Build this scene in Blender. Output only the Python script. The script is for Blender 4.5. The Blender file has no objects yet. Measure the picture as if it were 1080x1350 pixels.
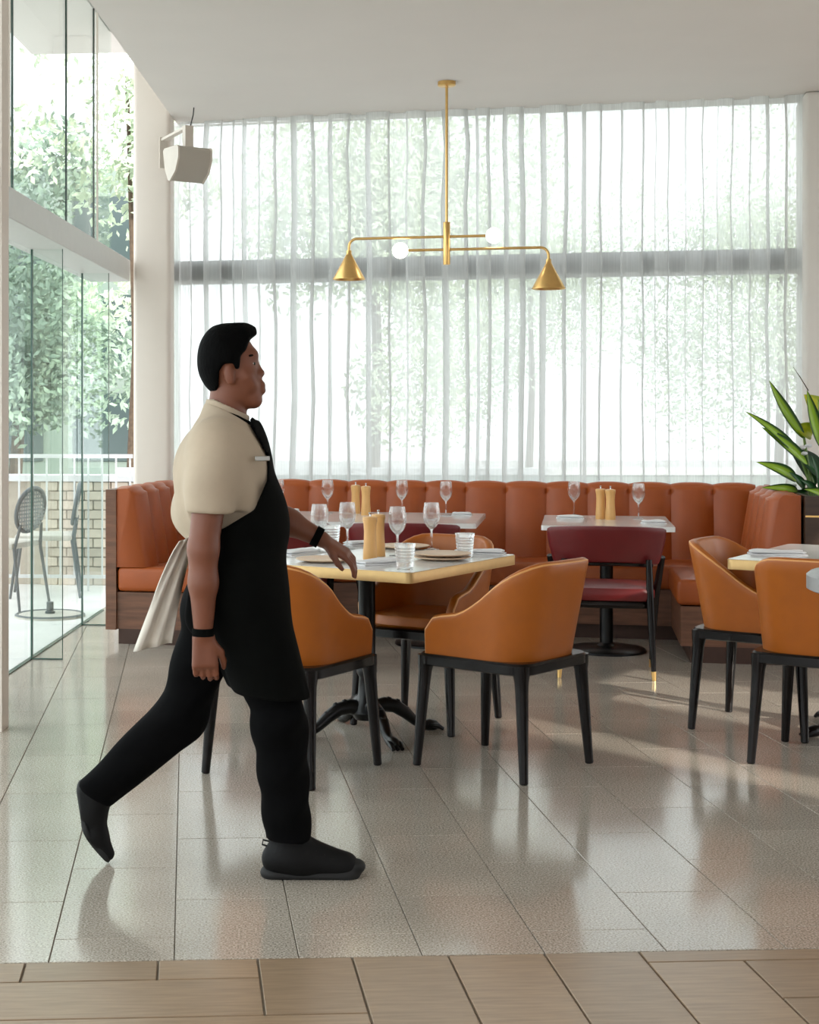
import bpy, bmesh, math, random
import numpy as np
from mathutils import Vector, Matrix
random.seed(7)
PI = math.pi
R = math.radians
SC = bpy.context.scene
COL = SC.collection

# ------------------------------------------------------------------ camera
F, CX, CY, H = 2000.0, 350.0, 552.0, 1.35        # focal length, principal point in px of 1080x1350, eye height
cam_d = bpy.data.cameras.new('camera')
cam = bpy.data.objects.new('camera', cam_d)
COL.objects.link(cam)
cam.location = (0, 0, H)
cam.rotation_euler = (PI / 2, 0, 0)
cam_d.sensor_fit = 'HORIZONTAL'
cam_d.sensor_width = 36
cam_d.lens = 36 * F / 1080
cam_d.shift_x = (540 - CX) / 1080
cam_d.shift_y = (CY - 675) / 1080
cam_d.clip_start = 0.05
cam_d.clip_end = 300
SC.camera = cam

# ------------------------------------------------------------------ world, sun, exposure
SC.view_settings.view_transform = 'Standard'
SC.view_settings.look = 'None'
SC.view_settings.gamma = 1
SC.view_settings.exposure = 0.4
SC.view_settings.use_curve_mapping = False
wd = bpy.data.worlds.new('overcast_sky')
SC.world = wd
wd.use_nodes = True
wd.node_tree.nodes['Background'].inputs['Color'].default_value = (0.93, 0.96, 1.0, 1)
wd.node_tree.nodes['Background'].inputs['Strength'].default_value = 2.4
sun_d = bpy.data.lights.new('sun', 'SUN')
sun_d.energy = 4.0
sun_d.angle = R(1.0)
sun_d.color = (1.0, 0.93, 0.82)
sun = bpy.data.objects.new('sun', sun_d)
COL.objects.link(sun)
sun.rotation_euler = Vector((-0.60, 0.78, -0.35)).to_track_quat('-Z', 'Y').to_euler()
SC.cycles.max_bounces = 10
SC.cycles.transparent_max_bounces = 24
SC.cycles.sample_clamp_indirect = 6
SC.cycles.caustics_reflective = False
SC.cycles.caustics_refractive = False

# ------------------------------------------------------------------ helpers
def lin(c):
    return tuple(((v / 255) / 12.92 if v / 255 <= 0.04045 else ((v / 255 + 0.055) / 1.055) ** 2.4) for v in c) + (1,)

def img(px, py, Y):
    return Vector(((px - CX) / F * Y, Y, H - (py - CY) / F * Y))

def onz(px, py, z=0.0):
    Y = (H - z) * F / (py - CY)
    return Vector(((px - CX) / F * Y, Y, z))

A_BACK, A_LEFT, A_TILE = R(11.5), R(4.6), R(-2.95)
def frame_pt(a, x, y, z=0.0):
    return Vector((x * math.cos(a) + y * math.sin(a), -x * math.sin(a) + y * math.cos(a), z))
def to_frame(a, p):
    return (p[0] * math.cos(a) - p[1] * math.sin(a), p[0] * math.sin(a) + p[1] * math.cos(a))

class MB:
    def __init__(s):
        s.v = []; s.f = []; s.attr = None
    def add(s, v, f):
        o = len(s.v)
        s.v += [tuple(p) for p in v]
        s.f += [tuple(i + o for i in q) for q in f]
        return s
    def box(s, x0, x1, y0, y1, z0, z1, M=None):
        v = [(x, y, z) for z in (z0, z1) for y in (y0, y1) for x in (x0, x1)]
        if M: v = [M @ Vector(p) for p in v]
        return s.add(v, [(0, 2, 3, 1), (4, 5, 7, 6), (0, 1, 5, 4), (2, 6, 7, 3), (0, 4, 6, 2), (1, 3, 7, 5)])
    def rbox(s, x0, x1, y0, y1, z0, z1, r=0.01, seg=2, M=None):
        bm = bmesh.new()
        bmesh.ops.create_cube(bm, size=1)
        for q in bm.verts:
            q.co = Vector(((x0 + x1) / 2 + q.co.x * (x1 - x0), (y0 + y1) / 2 + q.co.y * (y1 - y0), (z0 + z1) / 2 + q.co.z * (z1 - z0)))
        bmesh.ops.bevel(bm, geom=bm.edges[:], offset=r, segments=seg, affect='EDGES', profile=0.5)
        bm.verts.index_update()
        v = [(M @ q.co if M else q.co.copy()) for q in bm.verts]
        f = [tuple(q.index for q in fc.verts) for fc in bm.faces]
        bm.free()
        return s.add(v, f)
    def lathe(s, prof, n=24, M=None, c=(0, 0, 0)):
        v = []; f = []
        for (r, z) in prof:
            for k in range(n):
                t = 2 * PI * k / n
                p = Vector((c[0] + r * math.cos(t), c[1] + r * math.sin(t), c[2] + z))
                v.append(M @ p if M else p)
        for i in range(len(prof) - 1):
            for k in range(n):
                a, b = i * n + k, i * n + (k + 1) % n
                f.append((a, b, b + n, a + n))
        if prof[0][0] > 1e-5: f.append(tuple(range(n - 1, -1, -1)))
        if prof[-1][0] > 1e-5: f.append(tuple((len(prof) - 1) * n + k for k in range(n)))
        return s.add(v, f)
    def tube(s, pts, rad, n=10, up=(0, 0, 1), flat=1.0):
        pts = [Vector(p) for p in pts]
        if not hasattr(rad, '__len__'): rad = [rad] * len(pts)
        v = []; f = []
        pn = None
        for i, p in enumerate(pts):
            t = (pts[min(i + 1, len(pts) - 1)] - pts[max(i - 1, 0)]).normalized()
            if pn is None:
                u = Vector(up)
                if abs(t.dot(u)) > 0.95: u = Vector((1, 0, 0))
                a = t.cross(u).normalized()
            else:
                a = (pn - t * pn.dot(t)).normalized()
            pn = a
            b = t.cross(a)
            for k in range(n):
                q = 2 * PI * k / n
                v.append(p + (a * math.cos(q) + b * math.sin(q) * flat) * rad[i])
        for i in range(len(pts) - 1):
            for k in range(n):
                x, y = i * n + k, i * n + (k + 1) % n
                f.append((x, y, y + n, x + n))
        f.append(tuple(range(n - 1, -1, -1)))
        f.append(tuple((len(pts) - 1) * n + k for k in range(n)))
        return s.add(v, f)
    def prism(s, poly, z0, z1):
        n = len(poly)
        v = [(p[0], p[1], z0) for p in poly] + [(p[0], p[1], z1) for p in poly]
        f = [tuple(range(n - 1, -1, -1)), tuple(range(n, 2 * n))]
        f += [(i, (i + 1) % n, (i + 1) % n + n, i + n) for i in range(n)]
        return s.add(v, f)
    def grid(s, fn, nu, nv, close_u=False, close_v=False):
        v = [fn(i / (nu if close_u else nu - 1), j / (nv if close_v else nv - 1)) for i in range(nu) for j in range(nv)]
        f = []
        for i in range(nu if close_u else nu - 1):
            for j in range(nv if close_v else nv - 1):
                a, b = i * nv + j, i * nv + (j + 1) % nv
                c, d = ((i + 1) % nu) * nv + (j + 1) % nv, ((i + 1) % nu) * nv + j
                f.append((a, b, c, d))
        return s.add(v, f)
    def build(s, name, m, parent=None, smooth=True, world=False, angle=40):
        vs = s.v
        if world and parent is not None:
            Mi = parent.matrix_basis.inverted()
            vs = [Mi @ Vector(p) for p in vs]
        me = bpy.data.meshes.new(name)
        me.from_pydata([tuple(p) for p in vs], [], s.f)
        bm = bmesh.new(); bm.from_mesh(me)
        bmesh.ops.recalc_face_normals(bm, faces=bm.faces[:])
        bm.to_mesh(me); bm.free()
        if smooth:
            me.polygons.foreach_set('use_smooth', [True] * len(me.polygons))
            me.set_sharp_from_angle(angle=R(angle))
        me.materials.append(m)
        o = bpy.data.objects.new(name, me)
        COL.objects.link(o)
        o.parent = parent
        return o

def tag(o, label=None, cat=None, group=None, kind=None):
    if label: o['label'] = label
    if cat: o['category'] = cat
    if group: o['group'] = group
    if kind: o['kind'] = kind
    return o

def empty(name, loc=(0, 0, 0), rz=0.0):
    o = bpy.data.objects.new(name, None)
    COL.objects.link(o)
    o.empty_display_size = 0.1
    o.matrix_basis = Matrix.Translation(Vector(loc)) @ Matrix.Rotation(rz, 4, 'Z')
    return o

def thing(name, label, cat, loc=(0, 0, 0), rz=0.0, group=None):
    return tag(empty(name, loc, rz), label, cat, group)

def dup(root, loc, rz, label, group=None):
    r = root.copy(); COL.objects.link(r)
    r.matrix_basis = Matrix.Translation(Vector(loc)) @ Matrix.Rotation(rz, 4, 'Z')
    r['label'] = label
    if group: r['group'] = group
    for ch in list(root.children):
        c = ch.copy(); COL.objects.link(c); c.parent = r
        for g in list(ch.children):
            d = g.copy(); COL.objects.link(d); d.parent = c
    return r

def inst(o, name, parent, loc, rz=0.0):
    c = bpy.data.objects.new(name, o.data)
    COL.objects.link(c)
    c.parent = parent
    c.matrix_basis = Matrix.Translation(Vector(loc)) @ Matrix.Rotation(rz, 4, 'Z')
    return c

# ------------------------------------------------------------------ materials
def mat(name, rgb, rough=0.5, metal=0.0, var=0.0, scale=20.0, bump=0.0, bscale=200.0, emit=None, estr=0.0, coat=0.0, spec=0.5, stretch=None, rand=0.0):
    m = bpy.data.materials.new(name)
    m.use_nodes = True
    nt = m.node_tree; nd = nt.nodes; ln = nt.links
    b = nd['Principled BSDF']
    b.inputs['Base Color'].default_value = lin(rgb)
    b.inputs['Roughness'].default_value = rough
    b.inputs['Metallic'].default_value = metal
    b.inputs['Coat Weight'].default_value = coat
    b.inputs['Specular IOR Level'].default_value = spec
    tc = nd.new('ShaderNodeTexCoord')
    vec = tc.outputs['Object']
    if stretch:
        mp = nd.new('ShaderNodeMapping'); mp.inputs['Scale'].default_value = stretch
        ln.new(vec, mp.inputs['Vector']); vec = mp.outputs['Vector']
    if var > 0 or rand > 0:
        n = nd.new('ShaderNodeTexNoise'); n.inputs['Scale'].default_value = scale; n.inputs['Detail'].default_value = 5
        ln.new(vec, n.inputs['Vector'])
        mr = nd.new('ShaderNodeMapRange')
        mr.inputs['From Min'].default_value = 0.3; mr.inputs['From Max'].default_value = 0.7
        mr.inputs['To Min'].default_value = 1 - var; mr.inputs['To Max'].default_value = 1 + var
        ln.new(n.outputs['Fac'], mr.inputs['Value'])
        fac = mr.outputs['Result']
        if rand > 0:
            oi = nd.new('ShaderNodeObjectInfo')
            m2 = nd.new('ShaderNodeMapRange'); m2.inputs['To Min'].default_value = 1 - rand; m2.inputs['To Max'].default_value = 1 + rand
            ln.new(oi.outputs['Random'], m2.inputs['Value'])
            mu = nd.new('ShaderNodeMath'); mu.operation = 'MULTIPLY'
            ln.new(fac, mu.inputs[0]); ln.new(m2.outputs['Result'], mu.inputs[1]); fac = mu.outputs['Value']
        mx = nd.new('ShaderNodeVectorMath'); mx.operation = 'SCALE'
        mx.inputs[0].default_value = lin(rgb)[:3]
        ln.new(fac, mx.inputs['Scale'])
        ln.new(mx.outputs['Vector'], b.inputs['Base Color'])
    if bump > 0:
        n2 = nd.new('ShaderNodeTexNoise'); n2.inputs['Scale'].default_value = bscale; n2.inputs['Detail'].default_value = 3
        ln.new(vec, n2.inputs['Vector'])
        bp = nd.new('ShaderNodeBump'); bp.inputs['Strength'].default_value = bump; bp.inputs['Distance'].default_value = 0.004
        ln.new(n2.outputs['Fac'], bp.inputs['Height']); ln.new(bp.outputs['Normal'], b.inputs['Normal'])
    if emit:
        b.inputs['Emission Color'].default_value = lin(emit); b.inputs['Emission Strength'].default_value = estr
    return m

def glass_mat(name, tint, ior=1.45, rough=0.0, boost=1.0):
    m = bpy.data.materials.new(name); m.use_nodes = True
    nt = m.node_tree; nd = nt.nodes; ln = nt.links; nd.clear()
    out = nd.new('ShaderNodeOutputMaterial')
    tr = nd.new('ShaderNodeBsdfTransparent'); tr.inputs['Color'].default_value = tint + (1,)
    gl = nd.new('ShaderNodeBsdfGlossy'); gl.inputs['Roughness'].default_value = rough
    fr = nd.new('ShaderNodeFresnel'); fr.inputs['IOR'].default_value = ior
    mu = nd.new('ShaderNodeMath'); mu.operation = 'MULTIPLY'; mu.use_clamp = True; mu.inputs[1].default_value = boost
    mx = nd.new('ShaderNodeMixShader')
    ln.new(fr.outputs['Fac'], mu.inputs[0]); ln.new(mu.outputs['Value'], mx.inputs['Fac'])
    ln.new(tr.outputs['BSDF'], mx.inputs[1]); ln.new(gl.outputs['BSDF'], mx.inputs[2])
    ln.new(mx.outputs['Shader'], out.inputs['Surface'])
    return m

def drink_mat():
    m = bpy.data.materials.new('drinking_glass'); m.use_nodes = True
    nt = m.node_tree; nd = nt.nodes; ln = nt.links; nd.clear()
    out = nd.new('ShaderNodeOutputMaterial')
    tr = nd.new('ShaderNodeBsdfTransparent'); tr.inputs['Color'].default_value = (0.985, 0.985, 0.985, 1)
    gs = nd.new('ShaderNodeBsdfGlass'); gs.inputs['IOR'].default_value = 1.45; gs.inputs['Roughness'].default_value = 0.03
    tl = nd.new('ShaderNodeBsdfTranslucent'); tl.inputs['Color'].default_value = (0.95, 0.95, 0.95, 1)
    m1 = nd.new('ShaderNodeMixShader'); m1.inputs['Fac'].default_value = 0.55
    m2 = nd.new('ShaderNodeMixShader'); m2.inputs['Fac'].default_value = 0.02
    ln.new(tr.outputs['BSDF'], m1.inputs[1]); ln.new(gs.outputs['BSDF'], m1.inputs[2])
    ln.new(m1.outputs['Shader'], m2.inputs[1]); ln.new(tl.outputs['BSDF'], m2.inputs[2])
    ln.new(m2.outputs['Shader'], out.inputs['Surface'])
    return m

def sheer_mat():
    m = bpy.data.materials.new('sheer_fabric'); m.use_nodes = True
    nt = m.node_tree; nd = nt.nodes; ln = nt.links; nd.clear()
    out = nd.new('ShaderNodeOutputMaterial')
    tr = nd.new('ShaderNodeBsdfTransparent')
    tl = nd.new('ShaderNodeBsdfTranslucent'); tl.inputs['Color'].default_value = (0.78, 0.79, 0.785, 1)
    df = nd.new('ShaderNodeBsdfDiffuse'); df.inputs['Color'].default_value = (0.72, 0.72, 0.70, 1)
    m1 = nd.new('ShaderNodeMixShader'); m1.inputs['Fac'].default_value = 0.34
    m2 = nd.new('ShaderNodeMixShader')
    tc = nd.new('ShaderNodeTexCoord')
    mp = nd.new('ShaderNodeMapping'); mp.inputs['Scale'].default_value = (160, 160, 3)
    nz = nd.new('ShaderNodeTexNoise'); nz.inputs['Scale'].default_value = 1.0; nz.inputs['Detail'].default_value = 2
    mr = nd.new('ShaderNodeMapRange'); mr.inputs['From Min'].default_value = 0.3; mr.inputs['From Max'].default_value = 0.7
    mr.inputs['To Min'].default_value = 0.71; mr.inputs['To Max'].default_value = 0.84
    ln.new(tc.outputs['Object'], mp.inputs['Vector']); ln.new(mp.outputs['Vector'], nz.inputs['Vector'])
    ln.new(nz.outputs['Fac'], mr.inputs['Value']); ln.new(mr.outputs['Result'], m2.inputs['Fac'])
    ln.new(tl.outputs['BSDF'], m1.inputs[1]); ln.new(df.outputs['BSDF'], m1.inputs[2])
    ln.new(tr.outputs['BSDF'], m2.inputs[1]); ln.new(m1.outputs['Shader'], m2.inputs[2])
    ln.new(m2.outputs['Shader'], out.inputs['Surface'])
    return m

def terrazzo_mat():
    m = mat('terrazzo', (168, 156, 140), rough=0.16, spec=0.85)
    nt = m.node_tree; nd = nt.nodes; ln = nt.links; b = nd['Principled BSDF']
    ge = nd.new('ShaderNodeNewGeometry')
    n1 = nd.new('ShaderNodeTexNoise'); n1.inputs['Scale'].default_value = 180; n1.inputs['Detail'].default_value = 3
    n2 = nd.new('ShaderNodeTexNoise'); n2.inputs['Scale'].default_value = 3; n2.inputs['Detail'].default_value = 4
    ln.new(ge.outputs['Position'], n1.inputs['Vector']); ln.new(ge.outputs['Position'], n2.inputs['Vector'])
    r1 = nd.new('ShaderNodeValToRGB'); e = r1.color_ramp.elements
    e[0].position = 0.34; e[0].color = lin((136, 127, 115)); e[1].position = 0.66; e[1].color = lin((214, 206, 194))
    q = e.new(0.5); q.color = lin((182, 173, 160))
    ln.new(n1.outputs['Fac'], r1.inputs['Fac'])
    oi = nd.new('ShaderNodeObjectInfo')
    ad = nd.new('ShaderNodeMath'); ad.operation = 'MULTIPLY_ADD'; ad.inputs[1].default_value = 0.10; ad.inputs[2].default_value = 0.70
    ln.new(oi.outputs['Random'], ad.inputs[0])
    ad2 = nd.new('ShaderNodeMath'); ad2.operation = 'MULTIPLY_ADD'; ad2.inputs[1].default_value = 0.36
    ln.new(n2.outputs['Fac'], ad2.inputs[0]); ln.new(ad.outputs['Value'], ad2.inputs[2])
    sc = nd.new('ShaderNodeVectorMath'); sc.operation = 'SCALE'
    ln.new(r1.outputs['Color'], sc.inputs[0]); ln.new(ad2.outputs['Value'], sc.inputs['Scale'])
    ln.new(sc.outputs['Vector'], b.inputs['Base Color'])
    mr = nd.new('ShaderNodeMapRange'); mr.inputs['To Min'].default_value = 0.08; mr.inputs['To Max'].default_value = 0.17
    ln.new(n2.outputs['Fac'], mr.inputs['Value']); ln.new(mr.outputs['Result'], b.inputs['Roughness'])
    return m

def leaf_mat(name, dark, light):
    m = mat(name, dark, rough=0.38)
    nt = m.node_tree; nd = nt.nodes; ln = nt.links; b = nd['Principled BSDF']
    at = nd.new('ShaderNodeAttribute'); at.attribute_name = 'across'
    rp = nd.new('ShaderNodeValToRGB'); e = rp.color_ramp.elements
    e[0].position = 0.45; e[0].color = lin(light); e[1].position = 0.75; e[1].color = lin(dark)
    ln.new(at.outputs['Fac'], rp.inputs['Fac']); ln.new(rp.outputs['Color'], b.inputs['Base Color'])
    b.inputs['Subsurface Weight'].default_value = 0.0
    b.inputs['Transmission Weight'].default_value = 0.0
    return m

M = dict(
    white=mat('white_paint', (222, 217, 210), 0.75, var=0.02, scale=3),
    ceil=mat('ceiling_paint', (224, 218, 212), 0.8, var=0.015, scale=2),
    column=mat('column_plaster', (228, 218, 208), 0.7, var=0.02, scale=4),
    metal_white=mat('powder_coated_beam', (205, 205, 200), 0.4, var=0.02),
    frame_dark=mat('window_frame_green', (26, 38, 32), 0.5, var=0.08),
    terrazzo=terrazzo_mat(),
    grout=mat('grout', (150, 141, 128), 0.8, var=0.1),
    plank=mat('wood_look_plank', (152, 130, 106), 0.28, var=0.16, scale=6, stretch=(1.2, 14, 6), rand=0.10),
    leather=mat('tan_leather', (168, 90, 14), 0.42, var=0.05, scale=14, bump=0.12, bscale=420),
    piping=mat('rim_lit_piping', (222, 160, 96), 0.4, var=0.04),  # pale tone paints in the backlight caught along the shell rims
    red=mat('oxblood_leather', (100, 15, 18), 0.42, var=0.08, scale=14, bump=0.1, bscale=420),
    sofa=mat('rust_leather', (160, 76, 22), 0.45, var=0.05, scale=10, bump=0.14, bscale=380),
    wood_dark=mat('dark_stained_wood', (14, 8, 7), 0.24, spec=0.25, var=0.25, scale=14, stretch=(6, 6, 0.8)),
    walnut=mat('walnut_veneer', (112, 74, 54), 0.45, var=0.3, scale=5, stretch=(1, 1, 9)),
    walnut_dark=mat('smoked_walnut', (62, 44, 32), 0.45, var=0.3, scale=5, stretch=(1, 1, 9)),
    kick=mat('toe_kick', (66, 42, 32), 0.6, var=0.1),
    iron=mat('cast_iron', (10, 10, 11), 0.3, spec=0.3, var=0.2, bump=0.25, bscale=60),
    marble=mat('white_marble', (226, 226, 224), 0.12, var=0.05, scale=4),
    brass=mat('brushed_brass', (222, 182, 116), 0.3, 1.0, var=0.04, scale=30),
    brass_edge=mat('brass_edge', (196, 164, 112), 0.45, 0.7, var=0.04, scale=30),
    stone_grey=mat('grey_stone', (150, 152, 152), 0.35, var=0.08),
    glow=mat('opal_globe', (250, 250, 250), 0.3, emit=(255, 246, 235), estr=5.0),
    cone_in=mat('lamp_inner', (235, 200, 140), 0.4, emit=(255, 196, 110), estr=3.5),
    speaker=mat('speaker_shell', (206, 196, 184), 0.55, var=0.03),
    grille=mat('speaker_grille', (176, 168, 156), 0.7, bump=0.3, bscale=900),
    cable=mat('black_cable', (30, 30, 30), 0.5),
    sheer=sheer_mat(),
    pane=glass_mat('window_glass', (0.94, 0.97, 0.955), 1.3, boost=0.22),
    pane_clear=glass_mat('clear_glazing', (0.96, 0.98, 0.97), 1.3, boost=0.5),
    glass_edge=mat('glass_edge_green', (52, 84, 74), 0.2, var=0.05),
    drink=drink_mat(),
    mill=mat('beech_wood', (218, 168, 104), 0.4, var=0.08, scale=8, stretch=(6, 6, 1)),
    chrome=mat('chrome', (200, 200, 200), 0.2, 1.0),
    plate=mat('sand_stoneware', (214, 186, 158), 0.45, var=0.04, scale=30),
    linen=mat('white_linen', (226, 226, 228), 0.9, var=0.03, bump=0.3, bscale=500),
    skin=mat('skin', (118, 68, 46), 0.5, var=0.05, scale=18),
    lip=mat('lip', (120, 62, 52), 0.4),
    hair=mat('black_hair', (4, 4, 4), 0.7, spec=0.05, bump=0.6, bscale=160, stretch=(1, 1, 0.3)),
    eye_w=mat('eye_white', (215, 210, 205), 0.2), eye_b=mat('iris', (22, 14, 10), 0.15),
    shirt=mat('cream_shirt', (180, 164, 143), 0.85, var=0.06, scale=8, bump=0.9, bscale=9),
    black=mat('black_cloth', (7, 8, 7), 0.9, var=0.2, bump=0.2, bscale=30, spec=0.08),
    trouser=mat('black_trousers', (6, 6, 7), 0.9, var=0.2, bump=0.2, bscale=24, spec=0.08),
    shoe=mat('black_shoe', (9, 9, 10), 0.6, var=0.2, bump=0.2, bscale=90, spec=0.2),
    sole=mat('rubber_sole', (10, 10, 10), 0.7),
    cloth=mat('white_service_cloth', (220, 214, 202), 0.9, var=0.04, bump=0.3, bscale=20),
    badge=mat('silver_badge', (190, 190, 185), 0.3, 0.8),
    leaf=leaf_mat('striped_leaf', (26, 66, 20), (140, 176, 40)),
    leaf2=leaf_mat('dark_leaf', (20, 52, 26), (36, 84, 38)),
    leaf3=leaf_mat('yellow_leaf', (150, 160, 30), (190, 190, 40)),
    soil=mat('potting_soil', (40, 30, 24), 0.95, var=0.4, scale=60),
    terrace=mat('terrace_paving', (230, 229, 226), 0.6, var=0.06, scale=3),
    street=mat('street', (186, 186, 184), 0.9, var=0.1, scale=1),
    brick=mat('sandstone_brick', (210, 196, 180), 0.85, var=0.1, scale=12, rand=0.14),
    mortar=mat('mortar', (196, 186, 172), 0.9, var=0.05),
    rail=mat('white_railing', (225, 226, 226), 0.5),
    outdoor=mat('grey_frame', (96, 102, 104), 0.5, var=0.05), mesh=mat('woven_mesh', (150, 154, 154), 0.7, var=0.2, scale=120),
    seatpad=mat('pale_seat_pad', (200, 196, 186), 0.8),
    bark=mat('bark', (84, 70, 56), 0.9, var=0.3, scale=20),
    foliage=mat('tree_foliage', (190, 204, 178), 0.6, var=0.3, scale=2),
    foliage_d=mat('dark_tree_foliage', (138, 158, 140), 0.6, var=0.3, scale=2),
    building=mat('far_wall', (128, 142, 134), 0.85, var=0.05, scale=1),
    building_w=mat('far_glass', (70, 84, 84), 0.2, var=0.1, scale=1),
)

# ================================================================== STRUCTURE
# ---- floor: terrazzo tiles in running bond plus a border of wood-look planks
floor = MB().box(-6.0, 6.5, -5.0, 11.3, -0.12, -0.007).build('floor', M['grout'], None, smooth=False)
tag(floor, 'polished terrazzo tile floor with a wood-look border', None, None, 'structure')
TW, TL, S0, R0, RB = 0.3118, 0.617, 0.903, 3.956, 3.79
_tile_cache = {}
def tile_obj(name, s0, s1, r0, r1, m, gap=0.0026, top=0.0):
    w, l = round(s1 - s0, 3), round(r1 - r0, 3)
    key = (name, w, l)
    c = frame_pt(A_TILE, (s0 + s1) / 2, (r0 + r1) / 2, top)
    if key not in _tile_cache:
        b = MB().rbox(-w / 2 + gap / 2, w / 2 - gap / 2, -l / 2 + gap / 2, l / 2 - gap / 2, -0.010, 0.0, 0.0012, 1)
        o = b.build(name, m, floor, smooth=False)
        _tile_cache[key] = o
        o.matrix_basis = Matrix.Translation(c) @ Matrix.Rotation(-A_TILE, 4, 'Z')
    else:
        o = inst(_tile_cache[key], name, floor, c, -A_TILE)
    return o
ntile = 0
for ci in range(-12, 14):
    s0 = S0 + ci * TW
    off = R0 if ci % 2 == 0 else R0 + TL / 2 - TL
    for k in range(-2, 14):
        r0, r1 = off + k * TL, off + (k + 1) * TL
        r0 = max(r0, RB)
        if r1 - r0 < 0.03: continue
        c = frame_pt(A_TILE, s0 + TW / 2, (r0 + r1) / 2)
        if c.y > 11.0: continue
        px = CX + c.x / c.y * F
        if px < -190 or px > 1270: continue
        if to_frame(A_LEFT, c)[0] < -2.12: continue
        if to_frame(A_BACK, c)[1] > 10.6: continue
        tile_obj('floor_tile', s0, s0 + TW, r0, r1, M['terrazzo']); ntile += 1
for (s0, s1, r0, r1) in [(-0.40, -0.072, 3.66, RB), (-0.072, 0.176, 3.66, RB), (-1.3, -0.40, 3.66, RB),
                         (-0.62, 0.176, 3.43, 3.66), (-1.5, -0.62, 3.43, 3.66), (-0.95, 0.413, 3.195, 3.43), (-1.6, -0.95, 3.195, 3.43),
                         (0.176, 0.413, 3.43, RB), (0.413, 0.656, 2.60, RB), (0.656, 0.90, 2.75, RB), (0.90, 1.142, 2.55, RB),
                         (1.142, 2.35, 3.715, RB), (1.142, 1.386, 2.7, 3.715), (1.386, 2.35, 3.47, 3.715), (1.386, 2.35, 3.225, 3.47)]:
    tile_obj('wood_plank', s0, s1, r0, r1, M['plank'], 0.006, 0.0)

# ---- ceiling slab with its free edge on the left, and the higher soffit over the glass wall
def lf(x, y): return frame_pt(A_LEFT, x, y)
ZC, ZU = 3.45, 4.02
bk = [frame_pt(A_BACK, -2.79, 10.62), frame_pt(A_BACK, 6.5, 10.62)]
e0, e1 = lf(-1.495, -5.5), lf(-1.495, 10.75)
ceiling = MB().prism([(e0.x, e0.y), (7.0, -5.5), (7.0, bk[1].y), (bk[1].x, bk[1].y), (e1.x, e1.y)], ZC, ZC + 0.72).build('ceiling', M['ceil'], None, smooth=False)
tag(ceiling, 'plain off-white ceiling slab', None, None, 'structure')
q = [lf(-1.50, -5.5), lf(-1.50, 10.95), lf(-2.6, 10.95), lf(-2.6, -5.5)]
so = MB().prism([(p.x, p.y) for p in q], ZU, ZU + 0.15).build('ceiling_soffit', M['ceil'], None, smooth=False)
tag(so, 'raised white soffit above the glass wall', None, None, 'structure')

# ---- left glass wall: full-height panes, glass fins, white beam, upper panes
wl = empty('wall_left', lf(-2.0, 7.5), -A_LEFT)
tag(wl, 'frameless glass wall with fins and a white beam', None, None, 'structure')
def L(x): return x + 2.0
def Ly(y): return y - 7.5
FINS = [8.38, 9.79, 6.95, 5.52, 4.1]
edges = sorted([10.55] + FINS + [2.6])
for y0, y1 in zip(edges[:-1], edges[1:]):
    MB().box(L(-2.006), L(-1.994), Ly(y0 + 0.006), Ly(y1 - 0.006), 0.004, 2.325).build('glass_pane', M['pane'], wl, smooth=False)
for y in FINS:
    fin = MB().box(L(-1.985), L(-1.815), Ly(y) - 0.006, Ly(y) + 0.006, 0.006, 2.325).build('glass_fin', M['pane'], wl, smooth=False)
    MB().box(L(-1.994), L(-1.984), Ly(y) - 0.009, Ly(y) + 0.009, 0.0, 2.33).box(L(-1.816), L(-1.813), Ly(y) - 0.006, Ly(y) + 0.006, 0.006, 2.325) \
        .box(L(-1.985), L(-1.813), Ly(y) - 0.007, Ly(y) + 0.007, 0.001, 0.007).box(L(-1.985), L(-1.813), Ly(y) - 0.006, Ly(y) + 0.006, 2.318, 2.328).build('fin_edge', M['glass_edge'], fin, smooth=False)
MB().box(L(-2.012), L(-1.988), Ly(2.6), Ly(10.55), 0.0, 0.006).build('floor_channel', M['glass_edge'], wl, smooth=False)
MB().box(L(-2.012), L(-1.988), Ly(2.6), Ly(10.55), 2.316, 2.33).build('head_channel', M['glass_edge'], wl, smooth=False)
MB().rbox(L(-2.06), L(-1.78), Ly(2.4), Ly(10.42), 2.30, 2.45, 0.004, 1).build('beam', M['metal_white'], wl, smooth=False)
ue = [2.6, 4.4, 6.5, 7.6, 8.9, 9.75, 10.35]
for y0, y1 in zip(ue[:-1], ue[1:]):
    MB().box(L(-1.912), L(-1.90), Ly(y0 + 0.004), Ly(y1 - 0.004), 2.452, ZU).build('upper_pane', M['pane'], wl, smooth=False)
for y in ue[1:-1]:
    MB().box(L(-1.912), L(-1.90), Ly(y) - 0.004, Ly(y) + 0.004, 2.451, ZU).build('pane_joint', M['glass_edge'], wl, smooth=False)
for y in (6.9, 7.1, 9.3):
    MB().box(L(-1.80), L(-1.79), Ly(y) - 0.005, Ly(y) + 0.005, 2.45, ZU).build('hanging_rod', M['speaker'], wl, smooth=False)
# white post in the near-left corner of the picture
p0 = img(-6, 500, 6.4)
post = MB().box(-0.10, 0.0, -0.06, 0.06, 0.0, ZU).build('trim_post', M['column'], None, smooth=False)
post.matrix_basis = Matrix.Translation((img(7, 500, 6.6).x, 6.6, 0)) @ Matrix.Rotation(-A_LEFT, 4, 'Z')
tag(post, 'narrow pale post at the end of the glass wall', None, None, 'structure')

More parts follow.
